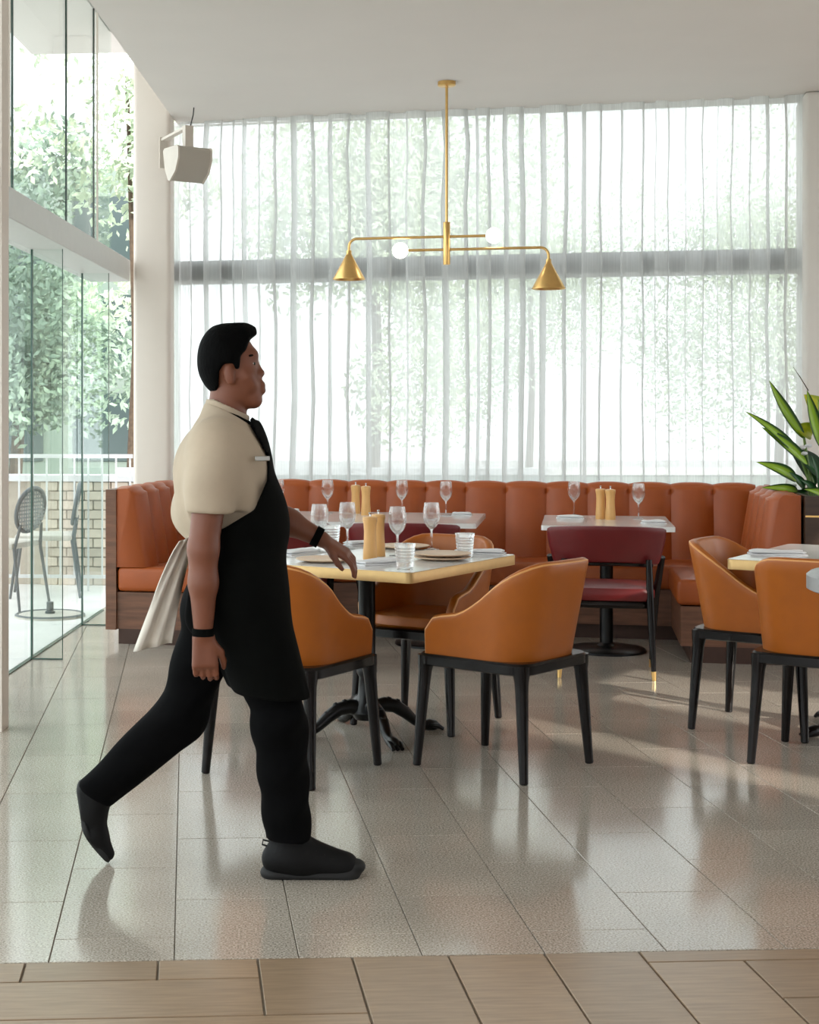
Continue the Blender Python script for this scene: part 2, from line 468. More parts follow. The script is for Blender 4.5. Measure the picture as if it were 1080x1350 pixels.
# ---- column between glass wall and curtain
cl = MB().rbox(-0.134, 0.128, 0.0, 0.22, 0.0, ZU, 0.035, 4).build('wall_column', M['column'], None)
cl.matrix_basis = Matrix.Translation((img(200.5, 0, 10.50).x, 10.50, 0)) @ Matrix.Rotation(-A_LEFT, 4, 'Z')
tag(cl, 'white plastered column between glass wall and curtain', None, None, 'structure')

# ---- back window, side wall
w1 = empty('window_1', frame_pt(A_BACK, -0.65, 10.53), -A_BACK)
tag(w1, 'wide back window with dark transom behind the sheer curtain', None, None, 'structure')
X0, X1 = -2.25, 2.20
MB().rbox(X0, X1, -0.03, 0.04, 2.335, 2.475, 0.004, 1).build('transom', M['frame_dark'], w1, smooth=False)
MB().box(X0, X1, -0.04, 0.03, 2.31, 2.334).build('transom_lip', M['metal_white'], w1, smooth=False)
MB().box(X0, X1, -0.03, 0.04, 0.0, 0.06).build('bottom_rail', M['frame_dark'], w1, smooth=False)
MB().box(X0, X1, -0.01, 0.02, 3.44, 3.45).build('top_rail', M['white'], w1, smooth=False)
xs = [X0, -0.76, 0.72, X1]
for x in xs[1:-1]:
    MB().box(x - 0.012, x + 0.012, -0.025, 0.03, 0.06, 2.335).box(x - 0.012, x + 0.012, -0.025, 0.03, 2.475, 3.44).build('mullion', M['metal_white'], w1, smooth=False)
for xa, xb in zip(xs[:-1], xs[1:]):
    for za, zb in ((0.062, 2.333), (2.477, 3.438)):
        MB().box(xa + 0.014, xb - 0.014, -0.004, 0.004, za, zb).build('window_pane', M['pane_clear'], w1, smooth=False)
wr = empty('wall_back', frame_pt(A_BACK, 1.45, 10.22), -A_BACK)
tag(wr, 'white wall beside the curtain', None, None, 'structure')
MB().rbox(0.0, 5.2, 0.0, 0.42, 0.0, ZC, 0.03, 3).build('wall_panel', M['white'], wr)
wR = MB().box(5.6, 5.75, -5.2, 0.5, 0, ZC).box(5.6, 5.75, 1.1, 2.0, 0, ZC).box(5.6, 5.75, 3.5, 4.6, 0, ZC).box(5.6, 5.75, 0.5, 4.6, 0, 1.7).box(5.6, 5.75, 0.5, 2.0, 2.8, ZC).box(5.6, 5.75, 2.0, 4.6, 3.15, ZC) \
    .box(5.6, 5.75, 4.6, 9.0, 0, 0.3).box(5.6, 5.75, 4.6, 9.3, 2.3, ZC).box(5.6, 5.75, 9.0, 9.3, 0, ZC).box(5.6, 5.7, 6.7, 6.8, 0.3, 2.3).build('wall_right', M['white'], None, smooth=False)  # out of view; openings cut to place sun patches and side fill
tag(wR, 'unseen white right-hand wall, window openings shaped for sun patches and sky fill', None, None, 'structure')
wB = MB().box(-4.6, -3.6, -5.2, -5.0, 0, ZC).box(4.9, 5.7, -5.2, -5.0, 0, ZC).box(-3.6, 4.9, -5.2, -5.0, 2.3, ZC).box(-3.6, 4.9, -5.2, -5.0, 0, 0.5).box(0.2, 1.4, -5.2, -5.0, 0.5, 2.3).build('wall_front', M['white'], None, smooth=False)  # out of view; openings sized to set the fill from behind
tag(wB, 'unseen white wall behind the viewer, unglazed openings sized for sky fill', None, None, 'structure')

# ---- outside ground
g1 = MB().box(-40, 40, -30, 60, -0.5, -0.30).build('ground', M['street'], None, smooth=False)
tag(g1, 'grey street outside', None, None, 'structure')
q = [lf(-2.02, 0.0), lf(-2.02, 12.6), lf(-8.0, 12.6), lf(-8.0, 0.0)]
tf = MB().prism([(p.x, p.y) for p in q], -0.29, 0.002).build('terrace_floor', M['terrace'], None, smooth=False)
tag(tf, 'pale paved terrace outside the glass wall', None, None, 'structure')

# ================================================================== CURTAINS
def curtain(label, x0, x1, y, per, seed):
    rnd = random.Random(seed)
    o = frame_pt(A_BACK, (x0 + x1) / 2, y)
    n = max(3, int(round((x1 - x0) / per)))
    ws = [rnd.uniform(0.7, 1.3) for _ in range(n)]
    tot = sum(ws); cum = [0]
    for w in ws: cum.append(cum[-1] + w / tot * (x1 - x0))
    amp = [rnd.uniform(0.020, 0.042) for _ in range(n)]
    ov = [rnd.uniform(0.10, 0.19) for _ in range(n)]
    SUB = 20
    zs = [0.02, 0.5, 1.0, 1.5, 2.0, 2.4, 2.8, 3.2, 3.452]
    ph = [[rnd.uniform(-0.012, 0.012) for _ in zs] for _ in range(n + 1)]
    v = []; f = []
    cols = n * SUB + 1
    for zi, z in enumerate(zs):
        for c in range(cols):
            k = min(c // SUB, n - 1); t = c / SUB - k
            w = cum[k + 1] - cum[k]
            xx = cum[k] + w * t - ov[k] * w * math.sin(4 * PI * t) + (ph[k][zi] * (1 - t) + ph[k + 1][zi] * t)
            yy = amp[k] * math.sin(2 * PI * t) * (1.0 + 0.15 * math.sin(z * 1.7 + k))
            v.append((x0 + xx - (x0 + x1) / 2, yy, z))
    for i in range(len(zs) - 1):
        for c in range(cols - 1):
            f.append((i * cols + c, i * cols + c + 1, (i + 1) * cols + c + 1, (i + 1) * cols + c))
    root = MB().add(v, f).build('sheer_curtain', M['sheer'], None, angle=180)
    root.matrix_basis = Matrix.Translation(o) @ Matrix.Rotation(-A_BACK, 4, 'Z')
    tag(root, label, 'curtain', 'sheer curtains across the back window')
curtain('narrow sheer white curtain panel beside the white column, under the speaker', -2.83, -2.26, 10.43, 0.24, 3)
curtain('wide sheer white pleated curtain filling the back window behind the banquette', -2.27, 1.47, 10.36, 0.235, 5)

# ================================================================== BANQUETTE (U-shaped, channel-tufted)
BX, BY = -0.75, 9.45
bq = thing('banquette', 'U-shaped rust leather banquette with channel-tufted backs along the window', 'banquette', frame_pt(A_BACK, BX, BY), -A_BACK)
def bl(x): return x - BX
def bly(y): return y - BY
YF = 8.73
b = MB()
b.box(bl(-2.69), bl(1.19), bly(9.52), bly(10.12), 0.09, 0.31).box(bl(-2.69), bl(-1.97), bly(YF + 0.02), bly(9.52), 0.09, 0.31).box(bl(0.58), bl(1.19), bly(YF - 0.03), bly(9.52), 0.09, 0.31)
b.build('base', M['walnut'], bq, smooth=False)
b = MB()
b.box(bl(-2.65), bl(1.16), bly(9.57), bly(10.1), 0.0, 0.09).box(bl(-2.68), bl(-2.02), bly(YF + 0.02), bly(9.57), 0.0, 0.09).box(bl(0.63), bl(1.16), bly(YF - 0.03), bly(9.57), 0.0, 0.09)
b.build('toe_kick', M['kick'], bq, smooth=False)
MB().box(bl(-2.755), bl(-2.69), bly(YF), bly(10.05), 0.085, 0.925).build('side_panel', M['walnut'], bq, smooth=False)
MB().box(bl(1.19), bl(1.215), bly(YF - 0.03), bly(10.14), 0.085, 0.93).build('side_panel', M['sofa'], bq, smooth=False)
MB().box(bl(-2.69), bl(1.19), bly(10.12), bly(10.145), 0.085, 0.90).build('back_panel', M['walnut'], bq, smooth=False)
for (xa, xb, ya, yb) in ((-2.685, -1.94, YF, 9.48), (-2.685, -1.3, 9.485, 10.1), (-1.295, -0.06, 9.485, 10.1), (-0.055, 1.18, 9.485, 10.1), (0.56, 1.18, YF - 0.04, 9.48)):
    MB().rbox(bl(xa), bl(xb), bly(ya), bly(yb), 0.315, 0.46, 0.028, 3).build('seat_cushion', M['sofa'], bq)
def channel(w, h0, h1, tb, tt, bulge, end=False):
    """one tufted channel: runs along local x from 0..w, leans back towards +y; y=0 is its back plane, front at -t"""
    prof = [(0.0, h0)]
    path = []
    N = 12
    for i in range(N):
        t = i / (N - 1)
        path.append((-(tb + (tt - tb) * t), h0 + (h1 - 0.05 - h0) * t, 1.0))
    for i in range(1, 7):
        a = i / 6 * PI / 2
        path.append((-(tt) + (tt * 0.45) * (1 - math.cos(a)), h1 - 0.05 + 0.05 * math.sin(a), 1.0))
    path.append((0.0, h1 - 0.004, 0.0))
    path.append((0.0, h0, 0.0))
    K = 9
    v = []; f = []
    for k in range(K):
        s = -1 + 2 * k / (K - 1)
        g = (1 - abs(s) ** 2.6)
        for (y, z, wgt) in path:
            zf = (z - h0) / (h1 - h0)
            v.append(((s + 1) / 2 * w, y - wgt * bulge * g * (1.0 if zf < 0.93 else 0.5), z - (0.014 * (1 - g) if zf > 0.85 else 0)))
    n = len(path)
    for k in range(K - 1):
        for j in range(n):
            a, b2 = k * n + j, k * n + (j + 1) % n
            f.append((a, b2, b2 + n, a + n))
    f.append(tuple(range(n))); f.append(tuple((K - 1) * n + j for j in range(n))[::-1])
    return MB().add(v, f)
chB = channel(0.2605, 0.44, 0.945, 0.20, 0.11, 0.035).build('back_channel', M['sofa'], bq, angle=60)
xs = [1.127 - 0.2605 * (k + 1) for k in range(14)]
chB.matrix_basis = Matrix.Translation((bl(xs[0]), bly(10.12), 0))
for x in xs[1:]:
    inst(chB, 'back_channel', bq, (bl(x), bly(10.12), 0))
chA = channel(0.262, 0.46, 0.945, 0.165, 0.095, 0.05).build('back_channel', M['sofa'], bq, angle=60)
chA.matrix_basis = Matrix.Translation((bl(-2.69), bly(YF + 0.01), 0)) @ Matrix.Rotation(PI / 2, 4, 'Z')
for k in range(1, 4):
    inst(chA, 'back_channel', bq, (bl(-2.69), bly(YF + 0.01 + 0.262 * k), 0), PI / 2)
for k in range(4):
    inst(chA, 'back_channel', bq, (bl(1.19), bly(YF - 0.03 + 0.262 * (k + 1)), 0), -PI / 2)

# ================================================================== TAN ARMCHAIRS
def rsq(hx, hy, r, n=6):
    pts = []
    for (cx, cy, a0) in ((hx - r, hy - r, 0), (-hx + r, hy - r, PI / 2), (-hx + r, -hy + r, PI), (hx - r, -hy + r, 3 * PI / 2)):
        for i in range(n + 1):
            a = a0 + PI / 2 * i / n
            pts.append((cx + r * math.cos(a), cy + r * math.sin(a)))
    return pts

def make_armchair(label, loc, rz, group):
    """faces local +y; 4 splayed legs, ring frame, wrap-around shell that dips into arms"""
    t = thing('armchair', label, 'chair', loc, rz, group)
    o_, i_ = rsq(0.242, 0.245, 0.07), rsq(0.20, 0.20, 0.05)
    n = len(o_)
    v = []; f = []
    rings = [(o_, 0.395), (rsq(0.250, 0.253, 0.075), 0.40), (rsq(0.250, 0.253, 0.075), 0.432), (rsq(0.243, 0.246, 0.07), 0.440), (i_, 0.440), (i_, 0.395)]
    for (p, z) in rings: v += [(x, y, z) for x, y in p]
    for k in range(len(rings)):
        for j in range(n):
            a, b2 = k * n + j, k * n + (j + 1) % n
            c, d = ((k + 1) % len(rings)) * n + (j + 1) % n, ((k + 1) % len(rings)) * n + j
            f.append((a, b2, c, d))
    MB().add(v, f).build('seat_frame', M['wood_dark'], t)
    for sx in (-1, 1):
        for sy in (-1, 1):
            top = Vector((sx * 0.212, sy * 0.215, 0.43)); ft = Vector((sx * 0.238, sy * 0.243, 0.0))
            pts = []; rad = []
            for z, r in ((0.43, 0.034), (0.395, 0.031), (0.37, 0.0265), (0.33, 0.0245), (0.2, 0.0215), (0.02, 0.0165), (0.004, 0.0165), (0.0, 0.013)):
                s = 1 - z / 0.43
                pts.append(top.lerp(ft, s)); rad.append(r)
            MB().tube(pts, rad, 12).build('leg', M['wood_dark'], t)
    # seat pad
    sp = rsq(0.205, 0.212, 0.125)
    v = []; f = []
    lv = [(0.97, 0.435), (1.0, 0.45), (1.0, 0.472), (0.97, 0.488), (0.85, 0.496), (0.4, 0.50)]
    for (s, z) in lv: v += [(x * s, y * s + (0.012 if z > 0.44 else 0), z) for x, y in sp]
    for k in range(len(lv) - 1):
        for j in range(n):
            f.append((k * n + j, k * n + (j + 1) % n, (k + 1) * n + (j + 1) % n, (k + 1) * n + j))
    f.append(tuple((len(lv) - 1) * n + j for j in range(n)))
    MB().add(v, f).build('seat_pad', M['leather'], t)
    # shell path (plan): front left arm tip -> back -> front right arm tip
    hw, yb, yf, rc = 0.232, -0.232, 0.205, 0.15
    plan = [(-hw, yf + (yb + rc - yf) * i / 8) for i in range(8)]
    for i in range(9):
        a = PI + PI / 2 * i / 8
        plan.append((-hw + rc + rc * math.cos(a), yb + rc + rc * math.sin(a)))
    plan += [(-hw + rc + (2 * hw - 2 * rc) * i / 6, yb) for i in range(1, 6)]
    for i in range(9):
        a = 3 * PI / 2 + PI / 2 * i / 8
        plan.append((hw - rc + rc * math.cos(a), yb + rc + rc * math.sin(a)))
    plan += [(hw, yb + rc + (yf - yb - rc) * i / 8) for i in range(1, 9)]
    NP = len(plan)
    s_ = [0]
    for i in range(1, NP): s_.append(s_[-1] + math.dist(plan[i], plan[i - 1]))
    tot = s_[-1]
    nrm = []
    for i in range(NP):
        a, b2 = plan[max(i - 1, 0)], plan[min(i + 1, NP - 1)]
        dx, dy = b2[0] - a[0], b2[1] - a[1]; l = math.hypot(dx, dy)
        nrm.append((-dy / l * -1, dx / l * -1))   # outward
    def ztop(s):
        u = min(s, tot - s)
        z = 0.585 + 0.03 * min(1, u / 0.2)
        k = max(0.0, min(1.0, (u - 0.13) / 0.36)); k = k * k * (3 - 2 * k)
        z += (0.815 - 0.615) * k
        if u < 0.06: z -= 0.045 * (1 - math.sqrt(max(0, 1 - ((0.06 - u) / 0.06) ** 2)))
        return z
    NV = 10
    TH = 0.042
    def pos(i, vv, side):
        x, y = plan[i]; nx, ny = nrm[i]
        z0, z1 = 0.437, ztop(s_[i])
        z = z0 + (z1 - z0) * vv
        hgt = (z - z0) / 0.378
        backness = max(0.0, -ny)
        fl = hgt * (0.018 + 0.052 * backness)
        d = fl - (TH if side else 0.0)
        return Vector((x + nx * d, y + ny * d, z))
    v = []; f = []
    NR_ = 7
    ringn = 2 * NV + NR_
    for i in range(NP):
        o_c, i_c = [pos(i, j / (NV - 1), 0) for j in range(NV)], [pos(i, j / (NV - 1), 1) for j in range(NV)]
        drop = Vector((0, 0, 0.017))
        for j in range(NV): v.append(o_c[j] - drop * (j / (NV - 1)))
        mid = (o_c[-1] + i_c[-1]) / 2 - drop; hx_ = (o_c[-1] - i_c[-1]) / 2
        for j in range(NR_):
            a = PI * (j + 1) / (NR_ + 1)
            v.append(mid + hx_ * math.cos(a) + Vector((0, 0, 0.019 * math.sin(a))))
        for j in range(NV - 1, -1, -1): v.append(i_c[j] - drop * (j / (NV - 1)))
    for i in range(NP - 1):
        for j in range(ringn):
            a, b2 = i * ringn + j, i * ringn + (j + 1) % ringn
            f.append((a, b2, b2 + ringn, a + ringn))
    f.append(tuple(range(ringn))[::-1]); f.append(tuple((NP - 1) * ringn + j for j in range(ringn)))
    sh = MB().add(v, f).build('shell', M['leather'], t, angle=50)
    rim = [pos(0, j / 6, 0).lerp(pos(0, j / 6, 1), 0.12) - Vector((0, 0, 0.012 * j / 6)) for j in range(6)]
    rim += [pos(i, 1.0, 0).lerp(pos(i, 1.0, 1), 0.12) - Vector((0, 0, 0.0085)) for i in range(NP)]
    rim += [pos(NP - 1, j / 6, 0).lerp(pos(NP - 1, j / 6, 1), 0.12) - Vector((0, 0, 0.012 * j / 6)) for j in range(5, -1, -1)]
    MB().tube(rim, 0.0045, 8).build('piping', M['piping'], sh)
    return t

def face(dx, dy): return math.atan2(-dx, dy)          # rotation that turns local +y to (dx,dy)
TN, TE = Vector((0.544, 0.839)), Vector((-0.826, 0.564))   # axes of the front tables
G1 = 'tan leather armchairs'
ch1 = make_armchair('tan leather armchair with its back to us, right of the front marble table', (0.93, 5.93, 0), face(-0.75, 0.67), G1)
dup(ch1, (0.105, 5.845, 0), face(0.56, 0.83), 'tan leather armchair half hidden behind the walking waiter', G1)
dup(ch1, (0.72, 6.77, 0), face(-0.54, -0.84), 'tan leather armchair on the far side of the front marble table, facing us', G1)
dup(ch1, (2.19, 6.65, 0), face(0.81, -0.59), 'tan leather armchair seen from its left side, tucked under the right-hand table', G1)
dup(ch1, (2.235, 6.01, 0), face(0.56, 0.83), 'tan leather armchair at the right edge of the picture, cut by the frame', G1)

# ================================================================== RED CHAIRS
def make_red(label, loc, rz, group):
    t = thing('red_dining_chair', label, 'chair', loc, rz, group)
    # curved padded backrest band
    Rr = 0.42
    def bp(u, w):
        a = (u - 0.5) * 1.52
        th = 2 * PI * w
        rz_ = 0.098; rt = 0.022
        ex = abs(math.cos(th)) ** 0.45 * (1 if math.cos(th) > 0 else -1) * rt
        ez = abs(math.sin(th)) ** 0.6 * (1 if math.sin(th) > 0 else -1) * rz_
        e = min(1, min(u, 1 - u) / 0.05); e = math.sqrt(1 - (1 - e) ** 2)
        ez *= 0.55 + 0.45 * e; ex *= 0.3 + 0.7 * e
        r = Rr + ex + 0.03 * ez / rz_
        dip = -0.018 * (abs(u - 0.5) * 2) ** 2
        return Vector((r * math.sin(a), -r * math.cos(a) + Rr - 0.255, 0.70 + ez + dip))
    b = MB().grid(bp, 41, 20, False, True)
    b.f.append(tuple(range(20))); b.f.append(tuple(40 * 20 + j for j in range(20))[::-1])
    b.build('backrest', M['red'], t, angle=60)
    def pad(n_, z0, z1, hx, hy, m):
        p = rsq(hx, hy, 0.07); n = len(p); v = []; f = []
        lv = [(0.96, z0), (1, z0 + 0.015), (1, z1 - 0.02), (0.97, z1 - 0.006), (0.85, z1), (0.3, z1 + 0.004)]
        for (s, z) in lv: v += [(x * s, y * s, z) for x, y in p]
        for k in range(len(lv) - 1):
            for j in range(n): f.append((k * n + j, k * n + (j + 1) % n, (k + 1) * n + (j + 1) % n, (k + 1) * n + j))
        f.append(tuple(range(n))[::-1]); f.append(tuple((len(lv) - 1) * n + j for j in range(n)))
        MB().add(v, f).build(n_, m, t)
    pad('seat_pad', 0.405, 0.475, 0.245, 0.235, M['red'])
    pad('seat_frame', 0.365, 0.405, 0.235, 0.225, M['wood_dark'])
    for sx in (-1, 1):
        for (sy, zt) in ((-1, 0.62), (1, 0.60)):
            if sy < 0: pts = [(sx * 0.215, -0.215, zt), (sx * 0.222, -0.215, 0.40), (sx * 0.24, -0.24, 0.0)]
            else: pts = [(sx * 0.292, -0.03, zt + 0.02), (sx * 0.262, 0.06, 0.40), (sx * 0.245, 0.20, 0.0)]
            a, c, d = [Vector(p) for p in pts]
            line = [a, a.lerp(c, 0.5), c, c.lerp(d, 0.5), c.lerp(d, 0.90)]
            lg = MB().tube(line, [0.016, 0.019, 0.021, 0.017, 0.0125], 10).build('leg', M['wood_dark'], t)
            MB().tube([c.lerp(d, 0.885), d], [0.0135, 0.011], 10).build('brass_tip', M['brass'], lg)
    rr = [bp(0.08 + 0.84 * i / 16, 0.75) + Vector((0, 0.0, 0.0)) for i in range(17)]
    MB().tube([p + Vector((0, 0, -0.004)) for p in rr], 0.013, 8).build('back_rail', M['wood_dark'], t)
    return t
G2 = 'oxblood dining chairs'
rc0 = make_red('oxblood red chair with curved backrest in front of the right-hand small far table', frame_pt(A_BACK, 0.165, 8.30), -A_BACK, G2)
dup(rc0, frame_pt(A_BACK, -0.90, 8.33), -A_BACK, 'oxblood red chair seen between the glasses behind the front marble table', G2)
dup(rc0, frame_pt(A_BACK, -1.60, 8.33), -A_BACK, 'oxblood red chair mostly hidden behind the waiter and his outstretched arm', G2)

# ================================================================== TABLES
def slab(t, hx, hy, z, th, r, top_m, edge_m, nm='tabletop'):
    p = rsq(hx, hy, r, 5); n = len(p)
    v = [(x * 0.996, y * 0.996, z) for x, y in p] + [(x * 0.996, y * 0.996, z - 0.006) for x, y in p]
    f = [tuple(range(n)), tuple(range(n, 2 * n))[::-1]] + [(j, (j + 1) % n, n + (j + 1) % n, n + j) for j in range(n)]
    top = MB().add(v, f).build(nm, top_m, t)
    v = []; f = []
    lv = [(1.0, z - 0.001), (1.003, z - 0.003), (1.003, z - th), (0.97, z - th - 0.001)]
    for (s, zz) in lv: v += [(x * s, y * s, zz) for x, y in p]
    for k in range(len(lv) - 1):
        for j in range(n): f.append((k * n + j, k * n + (j + 1) % n, (k + 1) * n + (j + 1) % n, (k + 1) * n + j))
    f.append(tuple((len(lv) - 1) * n + j for j in range(n)))
    MB().add(v, f).build('edge_band', edge_m, top)
    return top

def make_cast_table(label, loc, rz, hx, hy, z):
    t = thing('marble_table', label, 'table', loc, rz, 'brass-edged marble tables')
    slab(t, hx, hy, z, 0.043, 0.03, M['marble'], M['brass_edge'])
    MB().lathe([(0.0, z - 0.045), (0.17, z - 0.047), (0.17, z - 0.058), (0.05, z - 0.075), (0.036, z - 0.10), (0.036, 0.30), (0.044, 0.29), (0.044, 0.27), (0.034, 0.25),
                (0.040, 0.16), (0.062, 0.13), (0.07, 0.10), (0.05, 0.07), (0.0, 0.06)], 20).build('column', M['iron'], t)
    for k in range(4):
        a = PI / 4 + k * PI / 2 + 0.12
        d = Vector((math.cos(a), math.sin(a), 0))
        pts = []; rad = []
        for (r, zz, ra) in ((0.03, 0.115, 0.034), (0.08, 0.128, 0.033), (0.13, 0.118, 0.030), (0.18, 0.085, 0.026), (0.22, 0.050, 0.021), (0.255, 0.030, 0.021), (0.285, 0.028, 0.026), (0.315, 0.024, 0.023), (0.335, 0.018, 0.012)):
            pts.append(d * r + Vector((0, 0, zz))); rad.append(ra)
        fo = MB().tube(pts, rad, 12).build('claw_foot', M['iron'], t)
        s = Vector((-d.y, d.x, 0))
        b = MB()
        for j in (-1, 0, 1):
            b.tube([d * 0.275 + s * j * 0.016 + Vector((0, 0, 0.032)), d * 0.32 + s * j * 0.02 + Vector((0, 0, 0.026)), d * 0.345 + s * j * 0.02 + Vector((0, 0, 0.010))], [0.009, 0.013, 0.008], 8)
        b.build('claw', M['iron'], fo)
        b = MB()
        for q_ in range(3):
            b.lathe([(0.0, -0.016), (0.012, -0.011), (0.016, 0), (0.012, 0.011), (0.0, 0.016)], 10, c=tuple(d * (0.10 + 0.04 * q_) + Vector((0, 0, 0.145 - 0.016 * q_ * q_ * 0.7))))
        b.build('scroll', M['iron'], fo)
    return t
FT = Vector((0.433, 6.47, 0)); FZ = 0.76
ft_rz = math.atan2(-TE.y, -TE.x)                       # local +x along -TE (towards the right/near)
make_cast_table('square white marble table with brass edge set for four, beside the waiter', FT, ft_rz, 0.475, 0.475, FZ)
T3 = Vector((2.60, 6.51, 0))
make_cast_table('white marble table with brass edge cut off by the right edge of the picture', T3, ft_rz, 0.475, 0.475, FZ)

def make_far_table(label, x0, x1, y0, y1, feet):
    cx, cy = (x0 + x1) / 2, (y0 + y1) / 2
    t = thing('banquette_table', label, 'table', frame_pt(A_BACK, cx, cy), -A_BACK, 'small tables along the banquette')
    slab(t, (x1 - x0) / 2, (y1 - y0) / 2, 0.75, 0.028, 0.02, M['marble'], M['marble'])
    for fx in feet:
        MB().lathe([(0.0, 0.72), (0.15, 0.718), (0.15, 0.708), (0.045, 0.70), (0.038, 0.68), (0.038, 0.05), (0.06, 0.03), (0.0, 0.03)], 20, c=(fx, -0.10, 0)).build('column', M['iron'], t)
        MB().lathe([(0.0, 0.035), (0.10, 0.032), (0.215, 0.02), (0.225, 0.012), (0.225, 0.0), (0.0, 0.0)], 36, c=(fx, -0.10, 0)).build('base_plate', M['iron'], t)
    return t
make_far_table('small pale table on a round black base behind the red chair, right of centre', -0.18, 0.55, 8.67, 9.62, [0.0])
make_far_table('long pale banquette table behind the front marble table, set with four glasses', -1.95, -0.55, 8.72, 9.70, [-0.42, 0.42])
gt = thing('round_pedestal', 'grey round stand top poking in at the right edge of the picture', 'stand', (2.02, 4.55, 0))
MB().lathe([(0.0, 0.825), (0.36, 0.825), (0.375, 0.832), (0.375, 0.872), (0.365, 0.88), (0.0, 0.88)], 48).build('top', M['stone_grey'], gt)
MB().lathe([(0.0, 0.83), (0.035, 0.82), (0.035, 0.03), (0.0, 0.03)], 20).build('column', M['iron'], gt)
MB().lathe([(0.0, 0.03), (0.2, 0.026), (0.22, 0.015), (0.22, 0.0), (0.0, 0.0)], 36).build('base_plate', M['iron'], gt)

# ================================================================== TABLEWARE
def make_glass(label, loc, group):
    t = thing('wine_glass', label, 'wine glass', loc, 0, group)
    outer = [(0.0, 0.0), (0.034, 0.0), (0.036, 0.002), (0.030, 0.004), (0.008, 0.008), (0.0045, 0.014), (0.004, 0.045), (0.0045, 0.085), (0.010, 0.094), (0.022, 0.106), (0.033, 0.124), (0.0385, 0.145), (0.039, 0.165), (0.036, 0.190), (0.0325, 0.212)]
    inner = [(0.0312, 0.212), (0.0347, 0.190), (0.0376, 0.165), (0.0371, 0.146), (0.0316, 0.126), (0.021, 0.109), (0.009, 0.098), (0.0, 0.096)]
    MB().lathe(outer[:9], 24).build('stem', M['drink'], t, angle=70)
    MB().lathe(outer[8:] + inner, 28).build('bowl', M['drink'], t, angle=70)
    return t
def make_tumbler(label, loc, group):
    t = thing('water_tumbler', label, 'tumbler', loc, 0, group)
    pr = [(0.0, 0.0), (0.031, 0.0), (0.033, 0.003), (0.0335, 0.02)]
    for k in range(5):
        z = 0.028 + k * 0.012
        pr += [(0.0335 + 0.0011 * k, z), (0.0372 + 0.0011 * k, z + 0.005), (0.0338 + 0.0011 * k, z + 0.0095)]
    pr += [(0.0405, 0.092), (0.0425, 0.102)]
    MB().lathe(pr, 32).build('ribbed_wall', M['drink'], t, angle=30)
    MB().lathe([(0.0405, 0.102), (0.0375, 0.08), (0.033, 0.03), (0.030, 0.012), (0.0, 0.011)], 32).build('inner_wall', M['drink'], t)
    return t
def make_mill(label, loc, group):
    t = thing('pepper_mill', label, 'pepper mill', loc, 0, group)
    MB().lathe([(0.0, 0.0), (0.029, 0.0), (0.030, 0.003), (0.0295, 0.03), (0.0265, 0.08), (0.0255, 0.12), (0.0275, 0.150), (0.0305, 0.166), (0.0305, 0.170), (0.0, 0.170)], 24).build('body', M['mill'], t)
    MB().lathe([(0.0, 0.1705), (0.0305, 0.1705), (0.029, 0.178), (0.015, 0.1815), (0.0, 0.1815)], 24).build('cap', M['mill'], t)
    MB().lathe([(0.0, 0.1815), (0.0035, 0.1815), (0.003, 0.190), (0.0065, 0.193), (0.007, 0.197), (0.0, 0.199)], 12).build('knob', M['chrome'], t)
    return t
def make_plate(label, loc, group):
    t = thing('plate', label, 'plate', loc, 0, group)
    MB().lathe([(0.0, 0.0), (0.075, 0.0), (0.085, 0.003), (0.112, 0.008), (0.119, 0.0105), (0.120, 0.013), (0.118, 0.0145), (0.110, 0.0135), (0.09, 0.010), (0.0, 0.009)], 48).build('dish', M['plate'], t)
    MB().lathe([(0.068, 0.0), (0.070, -0.0005), (0.074, 0.0), (0.072, 0.002)], 48).build('foot_ring', M['plate'], t)
    return t
def make_napkin(label, loc, rz, lx, ly, seed, group):
    rnd = random.Random(seed)
    t = thing('napkin', label, 'napkin', loc, rz, group)
    p1, p2 = rnd.uniform(0, 6), rnd.uniform(0, 6)
    for k in range(2):
        z0 = 0.0005 + k * 0.0105
        sx, sy = (1.0, 1.0) if k == 0 else (0.94, 0.9)
        v = []; f = []
        nx, ny = 14, 8
        for side in (0, 1):
            for i in range(nx):
                for j in range(ny):
                    u, w = -1 + 2 * i / (nx - 1), -1 + 2 * j / (ny - 1)
                    e = max(abs(u), abs(w)) ** 8
                    h = 0.0095 * (1 - 0.6 * e) + 0.0025 * math.sin(3.2 * u + p1) * math.cos(2 * w + p2)
                    v.append((u * lx / 2 * sx + 0.004 * math.sin(4 * w + p1), w * ly / 2 * sy + 0.004 * math.sin(3 * u + p2), z0 + (h if side else 0)))
        N_ = nx * ny
        for i in range(nx - 1):
            for j in range(ny - 1):
                a = i * ny + j
                f.append((a, a + 1, a + ny + 1, a + ny)); f.append((N_ + a, N_ + a + ny, N_ + a + ny + 1, N_ + a + 1))
        for i in range(nx - 1):
            for j in (0, ny - 1):
                a = i * ny + j; f.append((a, a + ny, N_ + a + ny, N_ + a))
        for j in range(ny - 1):
            for i in (0, nx - 1):
                a = i * ny + j; f.append((a, a + 1, N_ + a + 1, N_ + a))
        MB().add(v, f).build('fold', M['linen'], t, angle=60)
    return t
def fz(px, py): return onz(px, py, FZ)
GW, GP, GM, GN, GT = 'stemmed wine glasses', 'sand stoneware plates', 'wooden mills', 'folded white napkins', 'ribbed water tumblers'
g0 = make_glass('leftmost wine glass on the front table, just above the waiter\'s hand', fz(421, 728), GW)
dup(g0, fz(458, 724), 0, 'second wine glass on the front table, left of the wooden mills', GW)
dup(g0, fz(524, 733), 0, 'third wine glass on the front table, right of the mills and behind the front tumbler', GW)
dup(g0, fz(569, 724.5), 0, 'rightmost wine glass on the front table, behind the stacked plates', GW)
